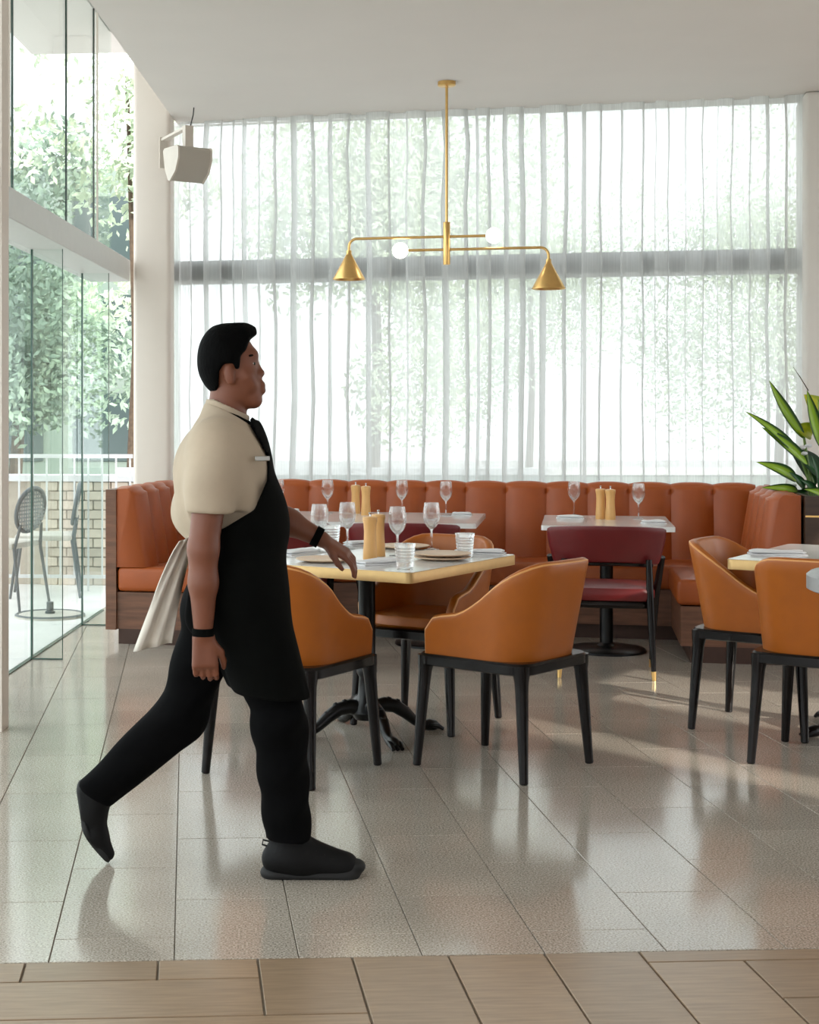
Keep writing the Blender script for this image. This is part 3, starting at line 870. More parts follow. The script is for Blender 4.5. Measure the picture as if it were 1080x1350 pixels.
def farz(px, py): return onz(px, py, 0.75)
dup(g0, farz(367, 676.5), 0, 'wine glass on the long far table, half hidden by the waiter\'s chest', GW)
dup(g0, farz(432, 677.0), 0, 'wine glass on the long far table left of its wooden mills', GW)
dup(g0, farz(530, 678.0), 0, 'wine glass on the long far table right of its wooden mills', GW)
dup(g0, farz(588, 680.0), 0, 'rightmost wine glass on the long far table', GW)
dup(g0, farz(757, 679.5), 0, 'wine glass on the small far table left of its mills', GW)
dup(g0, farz(842, 684.0), 0, 'wine glass on the small far table right of its mills', GW)
t0 = make_tumbler('ribbed tumbler at the near corner of the front table', fz(534, 751), GT)
dup(t0, fz(613, 734.5), 0, 'ribbed tumbler at the right side of the front table by the napkin', GT)
dup(t0, fz(437, 721.5), 0, 'ribbed tumbler behind the waiter\'s watch on the front table', GT)
m0 = make_mill('front wooden mill of the pair on the front table', fz(488, 738), GM)
dup(m0, fz(499, 733), 0, 'rear wooden mill of the pair on the front table', GM)
dup(m0, farz(469, 677), 0, 'left wooden mill on the long far table', GM)
dup(m0, farz(482.5, 679), 0, 'right wooden mill on the long far table', GM)
dup(m0, farz(792, 684), 0, 'left wooden mill on the small far table by the red chair', GM)
dup(m0, farz(805, 685), 0, 'right wooden mill on the small far table by the red chair', GM)
p0_ = make_plate('lower plate of the stack of two on the front table', fz(583, 737.5), GP)
pt = fz(583, 737.5); dup(p0_, (pt.x + 0.002, pt.y, pt.z + 0.0148), 0, 'upper plate of the stack of two on the front table', GP)
dup(p0_, fz(532, 722.5), 0, 'sand plate at the far side of the front table behind the wine glass', GP)
dup(p0_, fz(428, 740.0), 0, 'sand plate at the left of the front table under the waiter\'s wrist', GP)
n_rz = math.atan2(TN.y, TN.x)
make_napkin('folded napkin at the front edge of the front table below the mills', fz(500, 743.5), n_rz - 0.35, 0.23, 0.10, 1, GN)
make_napkin('folded napkin at the right corner of the front table', fz(632, 730), n_rz - PI / 2 + 0.3, 0.22, 0.10, 2, GN)
make_napkin('folded napkin behind the mills on the front table', fz(475, 718.5), n_rz - 0.4, 0.15, 0.08, 3, GN)
make_napkin('folded napkin at the left edge of the front table beside the waiter', fz(394, 730), n_rz - 0.2, 0.2, 0.10, 4, GN)
make_napkin('folded napkin on the right-hand marble table', fz(1025, 731), -0.15, 0.24, 0.11, 5, GN)
make_napkin('small napkin on the long far table beside the waiter', farz(379, 675), -A_BACK, 0.14, 0.09, 6, GN)
make_napkin('small napkin at the right end of the long far table', farz(609, 679.5), -A_BACK, 0.12, 0.08, 7, GN)
make_napkin('small napkin at the left of the small far table', farz(752, 683.5), -A_BACK, 0.16, 0.09, 8, GN)
make_napkin('crumpled napkin at the right of the small far table', farz(862, 690), -A_BACK + 0.3, 0.13, 0.09, 9, GN)

# ================================================================== PENDANT LAMP
PY = 9.46
pc = Vector((img(589, 0, PY).x, PY, 0))
pl = thing('pendant_lamp', 'brass two-arm pendant lamp with two cones and two opal globes', 'lamp', (pc.x, pc.y, ZC), -A_BACK)
def zi(py, Y=PY): return H - (py - CY) / F * Y - ZC
MB().lathe([(0.0, 0.0), (0.056, 0.0), (0.056, -0.022), (0.05, -0.027), (0.0, -0.027)], 28).build('ceiling_canopy', M['brass'], pl)
MB().tube([(0, 0, -0.02), (0, 0, zi(294))], 0.0085, 12).build('rod', M['brass'], pl)
MB().lathe([(0.0, zi(349)), (0.021, zi(349)), (0.022, zi(349) + 0.003), (0.022, zi(293) - 0.003), (0.021, zi(293)), (0.0, zi(293))], 20).build('hub', M['brass'], pl)
zu, zl = zi(312), zi(329)
def arm(z, x_lamp, x_globe):
    sg = 1 if x_lamp > 0 else -1
    pts = [(x_globe, 0, z), (0, 0, z), (x_lamp - sg * 0.05, 0, z)]
    for i in range(1, 7):
        a = i / 6 * PI / 2
        pts.append((x_lamp - sg * 0.05 + sg * 0.05 * math.sin(a), 0, z - 0.05 + 0.05 * math.cos(a)))
    pts.append((x_lamp, 0, z - 0.09))
    return MB().tube(pts, 0.0085, 10, up=(0, 1, 0)).build('arm', M['brass'], pl)
def cone(z, x):
    zt = z - 0.085
    sh = MB().lathe([(0.0, zt + 0.012), (0.016, zt + 0.012), (0.017, zt - 0.01), (0.022, zt - 0.02), (0.103, zt - 0.168), (0.103, zt - 0.171), (0.100, zt - 0.169), (0.019, zt - 0.022)], 36, c=(x, 0, 0)).build('cone_shade', M['brass'], pl)
    MB().lathe([(0.0, zt - 0.145), (0.086, zt - 0.146), (0.089, zt - 0.152), (0.0, zt - 0.153)], 28, c=(x, 0, 0)).build('diffuser', M['cone_in'], sh)
def globe(z, x):
    n = 16
    MB().lathe([(0.05 * math.sin(PI * i / n), -0.05 * math.cos(PI * i / n) + z) for i in range(n + 1)], 28, c=(x, 0, 0)).build('globe', M['glow'], pl)
xL = -0.615; xR = 0.625
arm(zu, xL, 0.245); cone(zu, xL); globe(zu, 0.292)
arm(zl, xR, -0.245); cone(zl, xR); globe(zl, -0.290)

# ================================================================== SPEAKER on the column
sy = 9.95
sp = thing('wall_speaker', 'white wall speaker hanging from a bracket on the column near the ceiling', 'speaker', (img(246, 0, sy).x, sy, img(0, 217, sy).z), R(32))
prof = [(-0.10, 0.10), (0.07, 0.10), (0.085, 0.085), (0.06, -0.04), (0.02, -0.105), (0.0, -0.115), (-0.075, -0.06), (-0.115, 0.02), (-0.115, 0.085)]
def ext(prof, x0, x1):
    n = len(prof)
    v = [(x0, y, z) for y, z in prof] + [(x1, y, z) for y, z in prof]
    return MB().add(v, [tuple(range(n))[::-1], tuple(range(n, 2 * n))] + [(i, (i + 1) % n, (i + 1) % n + n, i + n) for i in range(n)])
ext(prof, -0.115, 0.115).build('cabinet', M['grille'], sp, angle=30)
ext([(y * 1.03, z * 1.03) for y, z in prof], -0.128, -0.115).build('end_cap', M['speaker'], sp, angle=30)
ext([(y * 1.03, z * 1.03) for y, z in prof], 0.115, 0.128).build('end_cap', M['speaker'], sp, angle=30)
SKW = Matrix(((1, 0.17, 0, 0), (0, 1, 0, 0), (0, 0, 1, 0), (0, 0, 0, 1)))
br = MB().box(-0.02, 0.04, -0.02, 0.02, 0.10, 0.255).box(-0.06, 0.08, -0.02, 0.03, 0.095, 0.106).build('bracket', M['speaker'], sp, smooth=False)
MB().box(0.0, 0.04, 0.02, 0.53, 0.245, 0.262, SKW).box(-0.01, 0.05, 0.52, 0.535, 0.06, 0.27, SKW).build('wall_arm', M['speaker'], br, smooth=False)
MB().tube([(0.03, 0.0, 0.26), (0.05, 0.0, 0.33), (0.055, 0.0, 0.38)], 0.004, 6).tube([(-0.10, 0.02, 0.11), (0.0, 0.03, 0.125), (0.11, 0.02, 0.105)], 0.004, 6).build('cable', M['cable'], sp)

# ================================================================== PLANTER and PLANTS
pb = thing('planter_box', 'dark wood planter box with a brass line at the end of the banquette', 'planter', frame_pt(A_BACK, 1.65, 9.05), -A_BACK)
MB().box(-0.42, 0.42, -0.40, -0.375, 0.0, 0.93).box(-0.42, 0.42, 0.375, 0.40, 0.0, 0.93).box(-0.42, -0.395, -0.375, 0.375, 0.0, 0.93).box(0.395, 0.42, -0.375, 0.375, 0.0, 0.93).build('box', M['walnut_dark'], pb, smooth=False)
MB().box(-0.42, 0.42, -0.404, -0.398, 0.815, 0.825).build('brass_strip', M['brass'], pb, smooth=False)
MB().box(-0.395, 0.395, -0.375, 0.375, 0.80, 0.895).build('soil', M['soil'], pb, smooth=False)

def leaf_mesh(base, tip, width, sag, nrm, m, parent, fold=0.25, wave=0.0):
    base, tip, nrm = Vector(base), Vector(tip), Vector(nrm).normalized()
    d = tip - base; ln_ = d.length
    side = d.cross(nrm).normalized(); up = side.cross(d).normalized()
    NU, NW = 14, 7
    v = []; ac = []; f = []
    for i in range(NU):
        t = i / (NU - 1)
        w = width * (0.16 + 0.84 * math.sin(PI * min(1, t ** 0.75 * 1.0)) ** 0.8) if t < 0.999 else 0.0
        if t > 0.5: w = width * math.sin(PI * t ** 0.75) ** 0.85
        c = base + d * t + up * (sag * ln_ * 4 * t * (1 - t))
        for j in range(NW):
            s = -1 + 2 * j / (NW - 1)
            v.append(c + side * s * w / 2 + up * (abs(s) * w * fold + wave * w * math.sin(t * 9 + s)))
            ac.append(abs(s))
    for i in range(NU - 1):
        for j in range(NW - 1):
            a = i * NW + j; f.append((a, a + 1, a + NW + 1, a + NW))
    o = MB().add(v, f).build('leaf', m, parent, world=True, angle=180)
    at = o.data.attributes.new('across', 'FLOAT', 'POINT')
    at.data.foreach_set('value', ac)
    return o
pp = Vector(img(1064, 640, 8.78)); pp.z = 0.893
pA = thing('leafy_plant', 'striped green dracaena-like plant leaning out of the planter box', 'plant', pp)
NV_ = (0.25, -1, 0.25)
for (bx, by, tx, ty, wd_, sg, dy0, dy1, mm) in [
        (1060, 578, 1014, 501, 0.075, -0.06, 0.0, -0.06, 'leaf'), (1056, 604, 982, 542, 0.062, 0.07, -0.02, -0.12, 'leaf'),
        (1064, 612, 1004, 563, 0.075, 0.05, -0.04, -0.1, 'leaf'), (1050, 634, 997, 609, 0.075, 0.14, -0.05, -0.12, 'leaf'),
        (1052, 648, 1004, 643, 0.055, 0.14, -0.06, -0.15, 'leaf'), (1083, 590, 1064, 514, 0.085, -0.04, 0.0, -0.08, 'leaf'),
        (1090, 612, 1078, 525, 0.08, 0.03, 0.05, 0.0, 'leaf'), (1085, 630, 1040, 590, 0.11, 0.1, 0.02, 0.05, 'leaf2'),
        (1075, 640, 1035, 582, 0.10, 0.06, 0.08, 0.12, 'leaf2'), (1090, 560, 1060, 520, 0.16, 0.05, 0.08, 0.1, 'leaf3'),
        (1070, 575, 1045, 562, 0.10, 0.15, 0.05, 0.02, 'leaf3'), (1060, 645, 1040, 622, 0.05, 0.12, -0.06, -0.12, 'leaf2'),
        (1065, 650, 1046, 651, 0.05, 0.2, -0.08, -0.16, 'leaf2'), (1075, 650, 1055, 632, 0.05, 0.1, -0.08, -0.18, 'leaf2'),
        (1085, 655, 1060, 645, 0.06, 0.15, -0.1, -0.2, 'leaf'), (1095, 640, 1120, 560, 0.09, -0.05, 0.0, 0.0, 'leaf'),
        (1095, 645, 1140, 600, 0.09, 0.1, 0.0, 0.0, 'leaf'), (1080, 650, 1070, 600, 0.05, 0.1, -0.1, -0.15, 'leaf2'), (1050, 652, 1030, 640, 0.045, 0.12, -0.02, -0.02, 'leaf2')]:
    leaf_mesh(img(bx, by, pp.y + dy0), img(tx, ty, pp.y + dy1), wd_, sg, NV_, M[mm], pA)
b = MB()
for (x0, y0, x1, y1) in ((1068, 658, 1060, 575), (1072, 658, 1056, 603), (1074, 658, 1064, 611), (1080, 660, 1083, 588), (1084, 660, 1090, 600), (1070, 658, 1050, 634), (1080, 660, 1090, 560)):
    b.tube([img(x0, y0, pp.y), img((x0 + x1) / 2 + 2, (y0 + y1) / 2, pp.y), img(x1, y1, pp.y)], [0.014, 0.011, 0.007], 8)
b.build('stem', mat('green_stem', (84, 110, 40), 0.5, var=0.1), pA, world=True)
fl = MB()
for (x, y) in ((1058, 590), (1066, 588), (1060, 598), (1046, 640)):
    c = img(x, y, pp.y - 0.06)
    fl.lathe([(0.0, -0.012), (0.018, -0.006), (0.022, 0.004), (0.010, 0.012), (0.0, 0.012)], 10, c=tuple(c))
fl.build('blossom', M['linen'], pA, world=True)
MB().tube([img(1066, 515, pp.y - 0.08), img(1055, 497, pp.y - 0.1), img(1046, 484, pp.y - 0.12)], [0.003, 0.0025, 0.001], 6).build('tendril', M['bark'], pA, world=True)

# ================================================================== WAITER (signed-distance body, one continuous surface)
class SDF:
    def __init__(s, lo, hi, h):
        s.lo = np.array(lo, float); s.h = h
        s.n = np.ceil((np.array(hi) - s.lo) / h).astype(int) + 1
        s.d = np.full(tuple(s.n), 1.0, np.float32)
    def sub(s, lo, hi):
        a = np.clip(np.floor((np.array(lo) - s.lo) / s.h).astype(int), 0, s.n - 1)
        b = np.clip(np.ceil((np.array(hi) - s.lo) / s.h).astype(int) + 1, 1, s.n)
        ax = [s.lo[i] + s.h * np.arange(a[i], b[i]) for i in range(3)]
        g = np.meshgrid(*ax, indexing='ij')
        return tuple(slice(a[i], b[i]) for i in range(3)), np.stack(g, -1)
    def put(s, sl, d, k):
        o = s.d[sl]
        if k <= 0: s.d[sl] = np.minimum(o, d); return
        t = np.clip(0.5 + 0.5 * (o - d) / k, 0, 1)
        s.d[sl] = o * (1 - t) + d * t - k * t * (1 - t)
    def cap(s, a, b, ra, rb, k=0.02, flat=None):
        a, b = np.array(a, float), np.array(b, float); m = max(ra, rb) + k + 0.03
        sl, p = s.sub(np.minimum(a, b) - m, np.maximum(a, b) + m)
        ab = b - a; pa = p - a
        t = np.clip((pa @ ab) / max(ab @ ab, 1e-9), 0, 1)
        q = pa - t[..., None] * ab
        if flat is not None:
            q = q / np.array(flat)
            d = (np.linalg.norm(q, axis=-1) - (ra + (rb - ra) * t)) * min(flat)
        else:
            d = np.linalg.norm(q, axis=-1) - (ra + (rb - ra) * t)
        s.put(sl, d, k)
    def ell(s, c, r, k=0.02, rot=0.0):
        c, r = np.array(c, float), np.array(r, float); m = max(r) + k + 0.03
        sl, p = s.sub(c - m, c + m)
        q = p - c
        if rot:
            x, z = q[..., 0].copy(), q[..., 2].copy()
            q[..., 0] = x * math.cos(rot) + z * math.sin(rot); q[..., 2] = -x * math.sin(rot) + z * math.cos(rot)
        k0 = np.linalg.norm(q / r, axis=-1); k1 = np.linalg.norm(q / (r * r), axis=-1)
        d = np.where(k1 > 1e-6, k0 * (k0 - 1) / np.maximum(k1, 1e-6), -min(r))
        s.put(sl, d, k)
    def poly(s, pts):
        """signed distance to a polygon in the x-z plane (negative inside)"""
        X = s.lo[0] + s.h * np.arange(s.n[0]); Z = s.lo[2] + s.h * np.arange(s.n[2])
        x, z = np.meshgrid(X, Z, indexing='ij')
        d = np.full(x.shape, 1e9); sg = np.ones(x.shape)
        n = len(pts)
        for i in range(n):
            ax, az = pts[i]; bx, bz = pts[i - 1]
            ex, ez = bx - ax, bz - az; wx, wz = x - ax, z - az
            t = np.clip((wx * ex + wz * ez) / (ex * ex + ez * ez), 0, 1)
            d = np.minimum(d, (wx - ex * t) ** 2 + (wz - ez * t) ** 2)
            c1, c2, c3 = z >= az, z < bz, ex * wz > ez * wx
            sg = np.where((c1 & c2 & c3) | (~c1 & ~c2 & ~c3), -sg, sg)
        return (sg * np.sqrt(d)).astype(np.float32)[:, None, :]
    def cut(s, d, k=0.0):
        if k <= 0: s.d = np.maximum(s.d, d); return
        t = np.clip(0.5 - 0.5 * (s.d - d) / k, 0, 1)
        s.d = s.d * (1 - t) + d * t + k * t * (1 - t)
    def ycoord(s):
        return (s.lo[1] + s.h * np.arange(s.n[1])).astype(np.float32)[None, :, None]
    def mesh(s, origin):
        d = s.d; ins = d < 0
        n = d.shape
        c = np.zeros((n[0] - 1, n[1] - 1, n[2] - 1), np.int8)
        for i in (0, 1):
            for j in (0, 1):
                for k in (0, 1):
                    c += ins[i:n[0] - 1 + i, j:n[1] - 1 + j, k:n[2] - 1 + k]
        act = np.argwhere((c > 0) & (c < 8))
        idx = np.full(c.shape, -1, np.int64); idx[tuple(act.T)] = np.arange(len(act))
        acc = np.zeros((len(act), 3)); cnt = np.zeros(len(act))
        corners = [(i, j, k) for i in (0, 1) for j in (0, 1) for k in (0, 1)]
        for ca in corners:
            for ax in range(3):
                if ca[ax]: continue
                cb = list(ca); cb[ax] = 1
                da = d[tuple((act + ca).T)]; db = d[tuple((act + cb).T)]
                m = (da < 0) != (db < 0)
                t = np.where(m, da / np.where(m, da - db, 1), 0)
                p = np.array(ca, float)[None] + 0 * acc; p[:, ax] += t
                acc[m] += p[m]; cnt[m] += 1
        v = (act + acc / cnt[:, None]) * s.h + s.lo - np.array(origin)
        faces = []
        for ax in range(3):
            a = [slice(None)] * 3; b_ = [slice(None)] * 3
            a[ax] = slice(0, n[ax] - 1); b_[ax] = slice(1, n[ax])
            e = np.argwhere(ins[tuple(a)] != ins[tuple(b_)])
            o1, o2 = [x for x in range(3) if x != ax]
            e = e[(e[:, o1] > 0) & (e[:, o2] > 0) & (e[:, o1] < n[o1] - 1) & (e[:, o2] < n[o2] - 1)]
            def cell(d1, d2):
                q = e.copy(); q[:, o1] -= d1; q[:, o2] -= d2
                return idx[tuple(q.T)]
            faces.append(np.stack([cell(1, 1), cell(0, 1), cell(0, 0), cell(1, 0)], -1))
        f = np.concatenate(faces)
        f = f[(f >= 0).all(1)]
        return v, f
    def build(s, name, m, parent, smooth_it=2):
        v, f = s.mesh(parent.matrix_basis.translation)
        me = bpy.data.meshes.new(name)
        me.from_pydata(v.tolist(), [], f.tolist())
        bm = bmesh.new(); bm.from_mesh(me)
        for _ in range(smooth_it):
            bmesh.ops.smooth_vert(bm, verts=bm.verts[:], factor=0.5, use_axis_x=True, use_axis_y=True, use_axis_z=True)
        bmesh.ops.recalc_face_normals(bm, faces=bm.faces[:])
        bm.to_mesh(me); bm.free()
        me.polygons.foreach_set('use_smooth', [True] * len(me.polygons))
        me.materials.append(m)
        o = bpy.data.objects.new(name, me); COL.objects.link(o); o.parent = parent
        return o

WY = 4.55
def wp(px, py, dy=0.0):
    """point of the walking figure: profile position, dy = depth off its mid-plane"""
    v = img(px, py, WY)
    return np.array((v.x, WY + dy, v.z))
def pxl(*pts): return [(float(wp(a, b)[0]), float(wp(a, b)[2])) for a, b in pts]
U = WY / F                                            # metres per photo pixel at the figure
root = thing('person', 'waiter in cream shirt and black apron striding past the front table', 'person', (wp(330, 1150)[0], WY, 0))

def head(S, inf=0.0):
    S.ell(wp(302, 477), (36 * U + inf, 0.074 + inf, 42 * U + inf), 0.0)
    S.ell(wp(315, 496), (24.5 * U + inf, 0.062 + inf, 38 * U + inf), 0.02, rot=-0.1)
    S.ell(wp(324, 516), (18 * U + inf, 0.046 + inf, 20 * U + inf), 0.02)
def head_detail(S):
    S.cap(wp(334.5, 527, -0.012), wp(334.5, 527, 0.012), 0.0265, 0.0265, 0.015)         # chin
    S.cap(wp(333, 468, -0.025), wp(333, 468, 0.025), 0.0165, 0.0165, 0.016)         # brow
    S.cap(wp(337, 479), wp(345.5, 492), 0.007, 0.0095, 0.012)                       # nose
    S.ell(wp(341, 493.5, -0.011), (0.013, 0.009, 0.008), 0.008)
    S.ell(wp(341, 493.5, 0.011), (0.013, 0.009, 0.008), 0.008)
    S.ell(wp(331, 508), (15.5 * U, 0.034, 17 * U), 0.015)
    S.cap(wp(345.5, 507.5, -0.012), wp(345.5, 507.5, 0.012), 0.0105, 0.0105, 0.008)  # lips
    S.cap(wp(346.0, 515.0, -0.010), wp(346.0, 515.0, 0.010), 0.0105, 0.0105, 0.008)
    S.cap(wp(326, 497, -0.042), wp(330, 505, -0.035), 0.022, 0.02, 0.02)         # cheeks
    S.cap(wp(326, 497, 0.042), wp(330, 505, 0.035), 0.022, 0.02, 0.02)
    for sd in (-1, 1):                                                            # ears
        S.ell(wp(303, 494, sd * 0.073), (0.017, 0.010, 0.030), 0.008, rot=0.15)
        S.ell(wp(306, 503, sd * 0.071), (0.011, 0.008, 0.012), 0.006)
SH_N, SH_F = wp(287, 590, -0.165), wp(308, 588, 0.165)          # near / far shoulder
EL_N, WR_N = wp(272, 715, -0.225), wp(272, 822, -0.215)
EL_F, WR_F = wp(352, 680, 0.245), wp(428, 719, 0.235)
HIP_N, KN_N, AN_N = wp(322, 770, -0.085), wp(368, 945, -0.085), wp(380, 1098, -0.075)
HIP_F, KN_F, AN_F = wp(300, 770, 0.085), wp(236, 952, 0.08), wp(124, 1052, 0.06)
def torso(S, inf=0.0):
    S.cap(wp(297, 548, 0), wp(297, 560, 0), 0.055 + inf, 0.062 + inf, 0.03)
    S.cap(SH_N + [0, 0.045, 0], SH_F - [0, 0.045, 0], 0.062 + inf, 0.062 + inf, 0.05)
    S.ell(wp(300, 625), (0.118 + inf, 0.170 + inf, 0.175 + inf), 0.06)
    S.ell(wp(313, 700), (0.122 + inf, 0.160 + inf, 0.15 + inf), 0.06)
    S.ell(wp(312, 775), (0.118 + inf, 0.165 + inf, 0.12 + inf), 0.06)
def legs(S, inf=0.0):
    for (h, k, a) in ((HIP_N, KN_N, AN_N), (HIP_F, KN_F, AN_F)):
        S.cap(h, k, 0.092 + inf, 0.060 + inf, 0.04); S.cap(k, a, 0.060 + inf, 0.042 + inf, 0.03)
    S.ell(wp(286, 800, 0.07), (0.09 + inf, 0.085 + inf, 0.10 + inf), 0.05)
    S.ell(wp(290, 800, -0.07), (0.09 + inf, 0.085 + inf, 0.10 + inf), 0.05)
def hand(S, wrist, fwd, palm_n, side, curl, spread=1.0):
    """palm + four fingers + thumb; fwd along the hand, palm_n out of the palm, side towards the thumb"""
    wrist, f, pn, sd = [np.array(q, float) for q in (wrist, fwd, palm_n, side)]
    f /= np.linalg.norm(f); pn -= f * (pn @ f); pn /= np.linalg.norm(pn)
    sd = np.cross(f, pn) * (1 if np.cross(f, pn) @ sd > 0 else -1)
    for j, w in enumerate((-0.026, -0.009, 0.009, 0.026)):
        S.cap(wrist + f * 0.012 + sd * w * 0.7, wrist + f * 0.088 + sd * w, 0.0145, 0.0125, 0.012)
    for j, (w, l) in enumerate(((-0.029, 0.062), (-0.010, 0.076), (0.010, 0.082), (0.029, 0.074))):
        p = wrist + f * 0.088 + sd * w; d = f.copy()
        c = curl * (1.15 - 0.08 * j)
        for seg, (fr_, r0, r1) in enumerate(((0.45, 0.0095, 0.0088), (0.31, 0.0088, 0.0080), (0.24, 0.0080, 0.0070))):
            ang = c * (0.5, 0.9, 0.6)[seg]
            d = d * math.cos(ang) + np.cross(np.cross(d, pn) / max(1e-6, np.linalg.norm(np.cross(d, pn))), d) * math.sin(ang) if np.linalg.norm(np.cross(d, pn)) > 1e-3 else d
            d /= np.linalg.norm(d)
            q = p + d * l * fr_
            S.cap(p, q, r0, r1, 0.003); p = q
    p = wrist + f * 0.03 + sd * 0.024
    for d_, l, r0, r1 in ((f * 0.75 + sd * 0.6 + pn * 0.25, 0.036, 0.0145, 0.0115), (f * 0.9 + sd * 0.2 + pn * 0.4, 0.03, 0.0110, 0.0098), (f * 0.95 + pn * 0.4, 0.022, 0.0096, 0.0078)):
        d_ = d_ / np.linalg.norm(d_); q = p + d_ * l
        S.cap(p, q, r0, r1, 0.006); p = q

lo, hi = wp(80, 1155, -0.34), wp(485, 420, 0.36)
B = SDF(lo, hi, 0.005)
head(B); head_detail(B)
B.cap(wp(300, 522), wp(297, 560), 0.053, 0.058, 0.02)
torso(B, -0.012); legs(B, -0.012)
for (s, e, w) in ((SH_N, EL_N, WR_N), (SH_F, EL_F, WR_F)):
    B.cap(s, e, 0.053, 0.043, 0.03); B.cap(e, e * 0.6 + w * 0.4, 0.043, 0.041, 0.02); B.cap(e * 0.6 + w * 0.4, w, 0.041, 0.0265, 0.02, )
hand(B, WR_N, (0.06, 0.0, -1), (0, 1, 0.0), (1, 0, 0), 0.75)
hand(B, WR_F, wp(462, 740)[[0, 1, 2]] - wp(428, 719) + [0, -0.01, 0], (0.25, 0.15, -1), (0.2, -1, 0), 0.55)
B.build('body', M['skin'], root, 1)

# face details
fe = MB(); fi = MB(); fb = MB()
for sd in (-1, 1):
    c = wp(331.5, 480, sd * 0.034)
    fe.lathe([(0.0105 * math.sin(PI * i / 8), -0.0105 * math.cos(PI * i / 8)) for i in range(9)], 12, c=tuple(c))
    fi.lathe([(0.0055 * math.sin(PI * i / 8), -0.0055 * math.cos(PI * i / 8)) for i in range(9)], 10, c=tuple(c + [0.0075, sd * 0.002, 0]))
    fb.tube([wp(338, 471, sd * 0.018), wp(335, 468.5, sd * 0.035), wp(329, 470, sd * 0.052)], [0.0045, 0.005, 0.003], 8)
ey = fe.build('eye', M['eye_w'], root, world=True)
fi.build('iris', M['eye_b'], ey).parent = ey
ey.children[0].data.transform(Matrix.Translation(-root.matrix_basis.translation))
fb.build('eyebrow', M['hair'], root, world=True)

# hair
S = SDF(wp(255, 540, -0.11), wp(345, 420, 0.11), 0.0045)
head(S, 0.014)
S.cap(wp(300, 457), wp(320, 443), 0.066, 0.040, 0.04)
S.cap(wp(322, 440, -0.03), wp(333, 438, 0.0), 0.018, 0.012, 0.015); S.cap(wp(322, 440, 0.03), wp(333, 438, 0.0), 0.018, 0.012, 0.015)
S.cut(S.poly(pxl((255, 425), (338, 425), (339, 441), (330, 447), (325, 462), (318, 470), (316, 488), (311, 488), (308, 480), (296, 481), (290, 490), (289, 510), (283, 527), (270, 530), (255, 500))), 0.006)
S.build('hair', M['hair'], root)

# shirt: torso and two short sleeves
S = SDF(wp(205, 760, -0.34), wp(385, 530, 0.36), 0.006)
torso(S, 0.010)
S.ell(wp(282, 625), (0.115, 0.165, 0.14), 0.06)
S.ell(wp(272, 675), (0.10, 0.15, 0.08), 0.06)
S.cap(SH_N + [0, 0.01, 0], SH_N * 0.42 + EL_N * 0.58 + [0.004, 0, 0], 0.074, 0.074, 0.05)
S.cap(SH_F - [0, 0.01, 0], SH_F * 0.35 + EL_F * 0.65, 0.07, 0.066, 0.05)
zc = wp(0, 672)[2]
X_ = S.lo[0] + S.h * np.arange(S.n[0]); Z_ = S.lo[2] + S.h * np.arange(S.n[2])
S.cut(S.poly(pxl((180, 500), (276, 532), (280, 533), (326, 556), (334, 552), (420, 560), (420, 600), (400, 760), (180, 760))))
yy = S.ycoord()
sleeve_n = np.maximum(-(zc - Z_[None, None, :]) * -1, 0) if False else None
hemN = (zc - 0.0 - Z_)[None, None, :].astype(np.float32)                         # positive below the hem
armN = (yy + 0 - (WY - 0.150)).astype(np.float32)                                 # negative on the near-arm side
S.cut(np.minimum(hemN, -armN) + 0 * S.d)
armF = ((WY + 0.165) - yy).astype(np.float32)
hemF = (wp(0, 650)[2] - Z_)[None, None, :].astype(np.float32)
S.cut(np.minimum(hemF, -armF) + 0 * S.d)
xx_, zz_ = X_[:, None, None], Z_[None, None, :]
S.d = S.d + (0.0045 * np.sin(34 * (0.55 * xx_ + zz_) + 3.0 * np.sin(11 * xx_ + 7 * yy) + 2.0 * np.sin(13 * yy))).astype(np.float32) * (S.d < 0.03)
shirt = S.build('shirt', M['shirt'], root)
# collar
S = SDF(wp(265, 570, -0.11), wp(345, 520, 0.11), 0.0045)
S.cap(wp(300, 528), wp(297, 562), 0.064, 0.074, 0.01)
I_ = SDF(wp(265, 570, -0.11), wp(345, 520, 0.11), 0.0045); I_.cap(wp(300, 520), wp(297, 570), 0.056, 0.062, 0.0)
S.cut(-I_.d)
S.cut(S.poly(pxl((262, 526), (283, 526), (331, 549), (326, 562), (262, 552))))
S.build('collar', M['shirt'], root)

# trousers
S = SDF(wp(90, 1108, -0.26), wp(425, 735, 0.26), 0.006)
legs(S, 0.012)
S.ell(wp(310, 778), (0.125, 0.172, 0.11), 0.05)
S.cap(KN_N, AN_N + [0, 0, -0.012], 0.076, 0.064, 0.03); S.cap(KN_F, AN_F, 0.070, 0.056, 0.03)
S.cut(S.poly(pxl((60, 735), (430, 735), (430, 1095), (330, 1098), (300, 1000), (160, 1085), (110, 1046), (60, 1000))))
xx_ = (S.lo[0] + S.h * np.arange(S.n[0]))[:, None, None]; zz_ = (S.lo[2] + S.h * np.arange(S.n[2]))[None, None, :]
S.d = S.d + (0.0035 * np.sin(46 * (zz_ - 0.4 * xx_) + 4.0 * np.sin(9 * S.ycoord() + 5 * xx_))).astype(np.float32) * (S.d < 0.03)
S.build('trousers', M['trouser'], root)

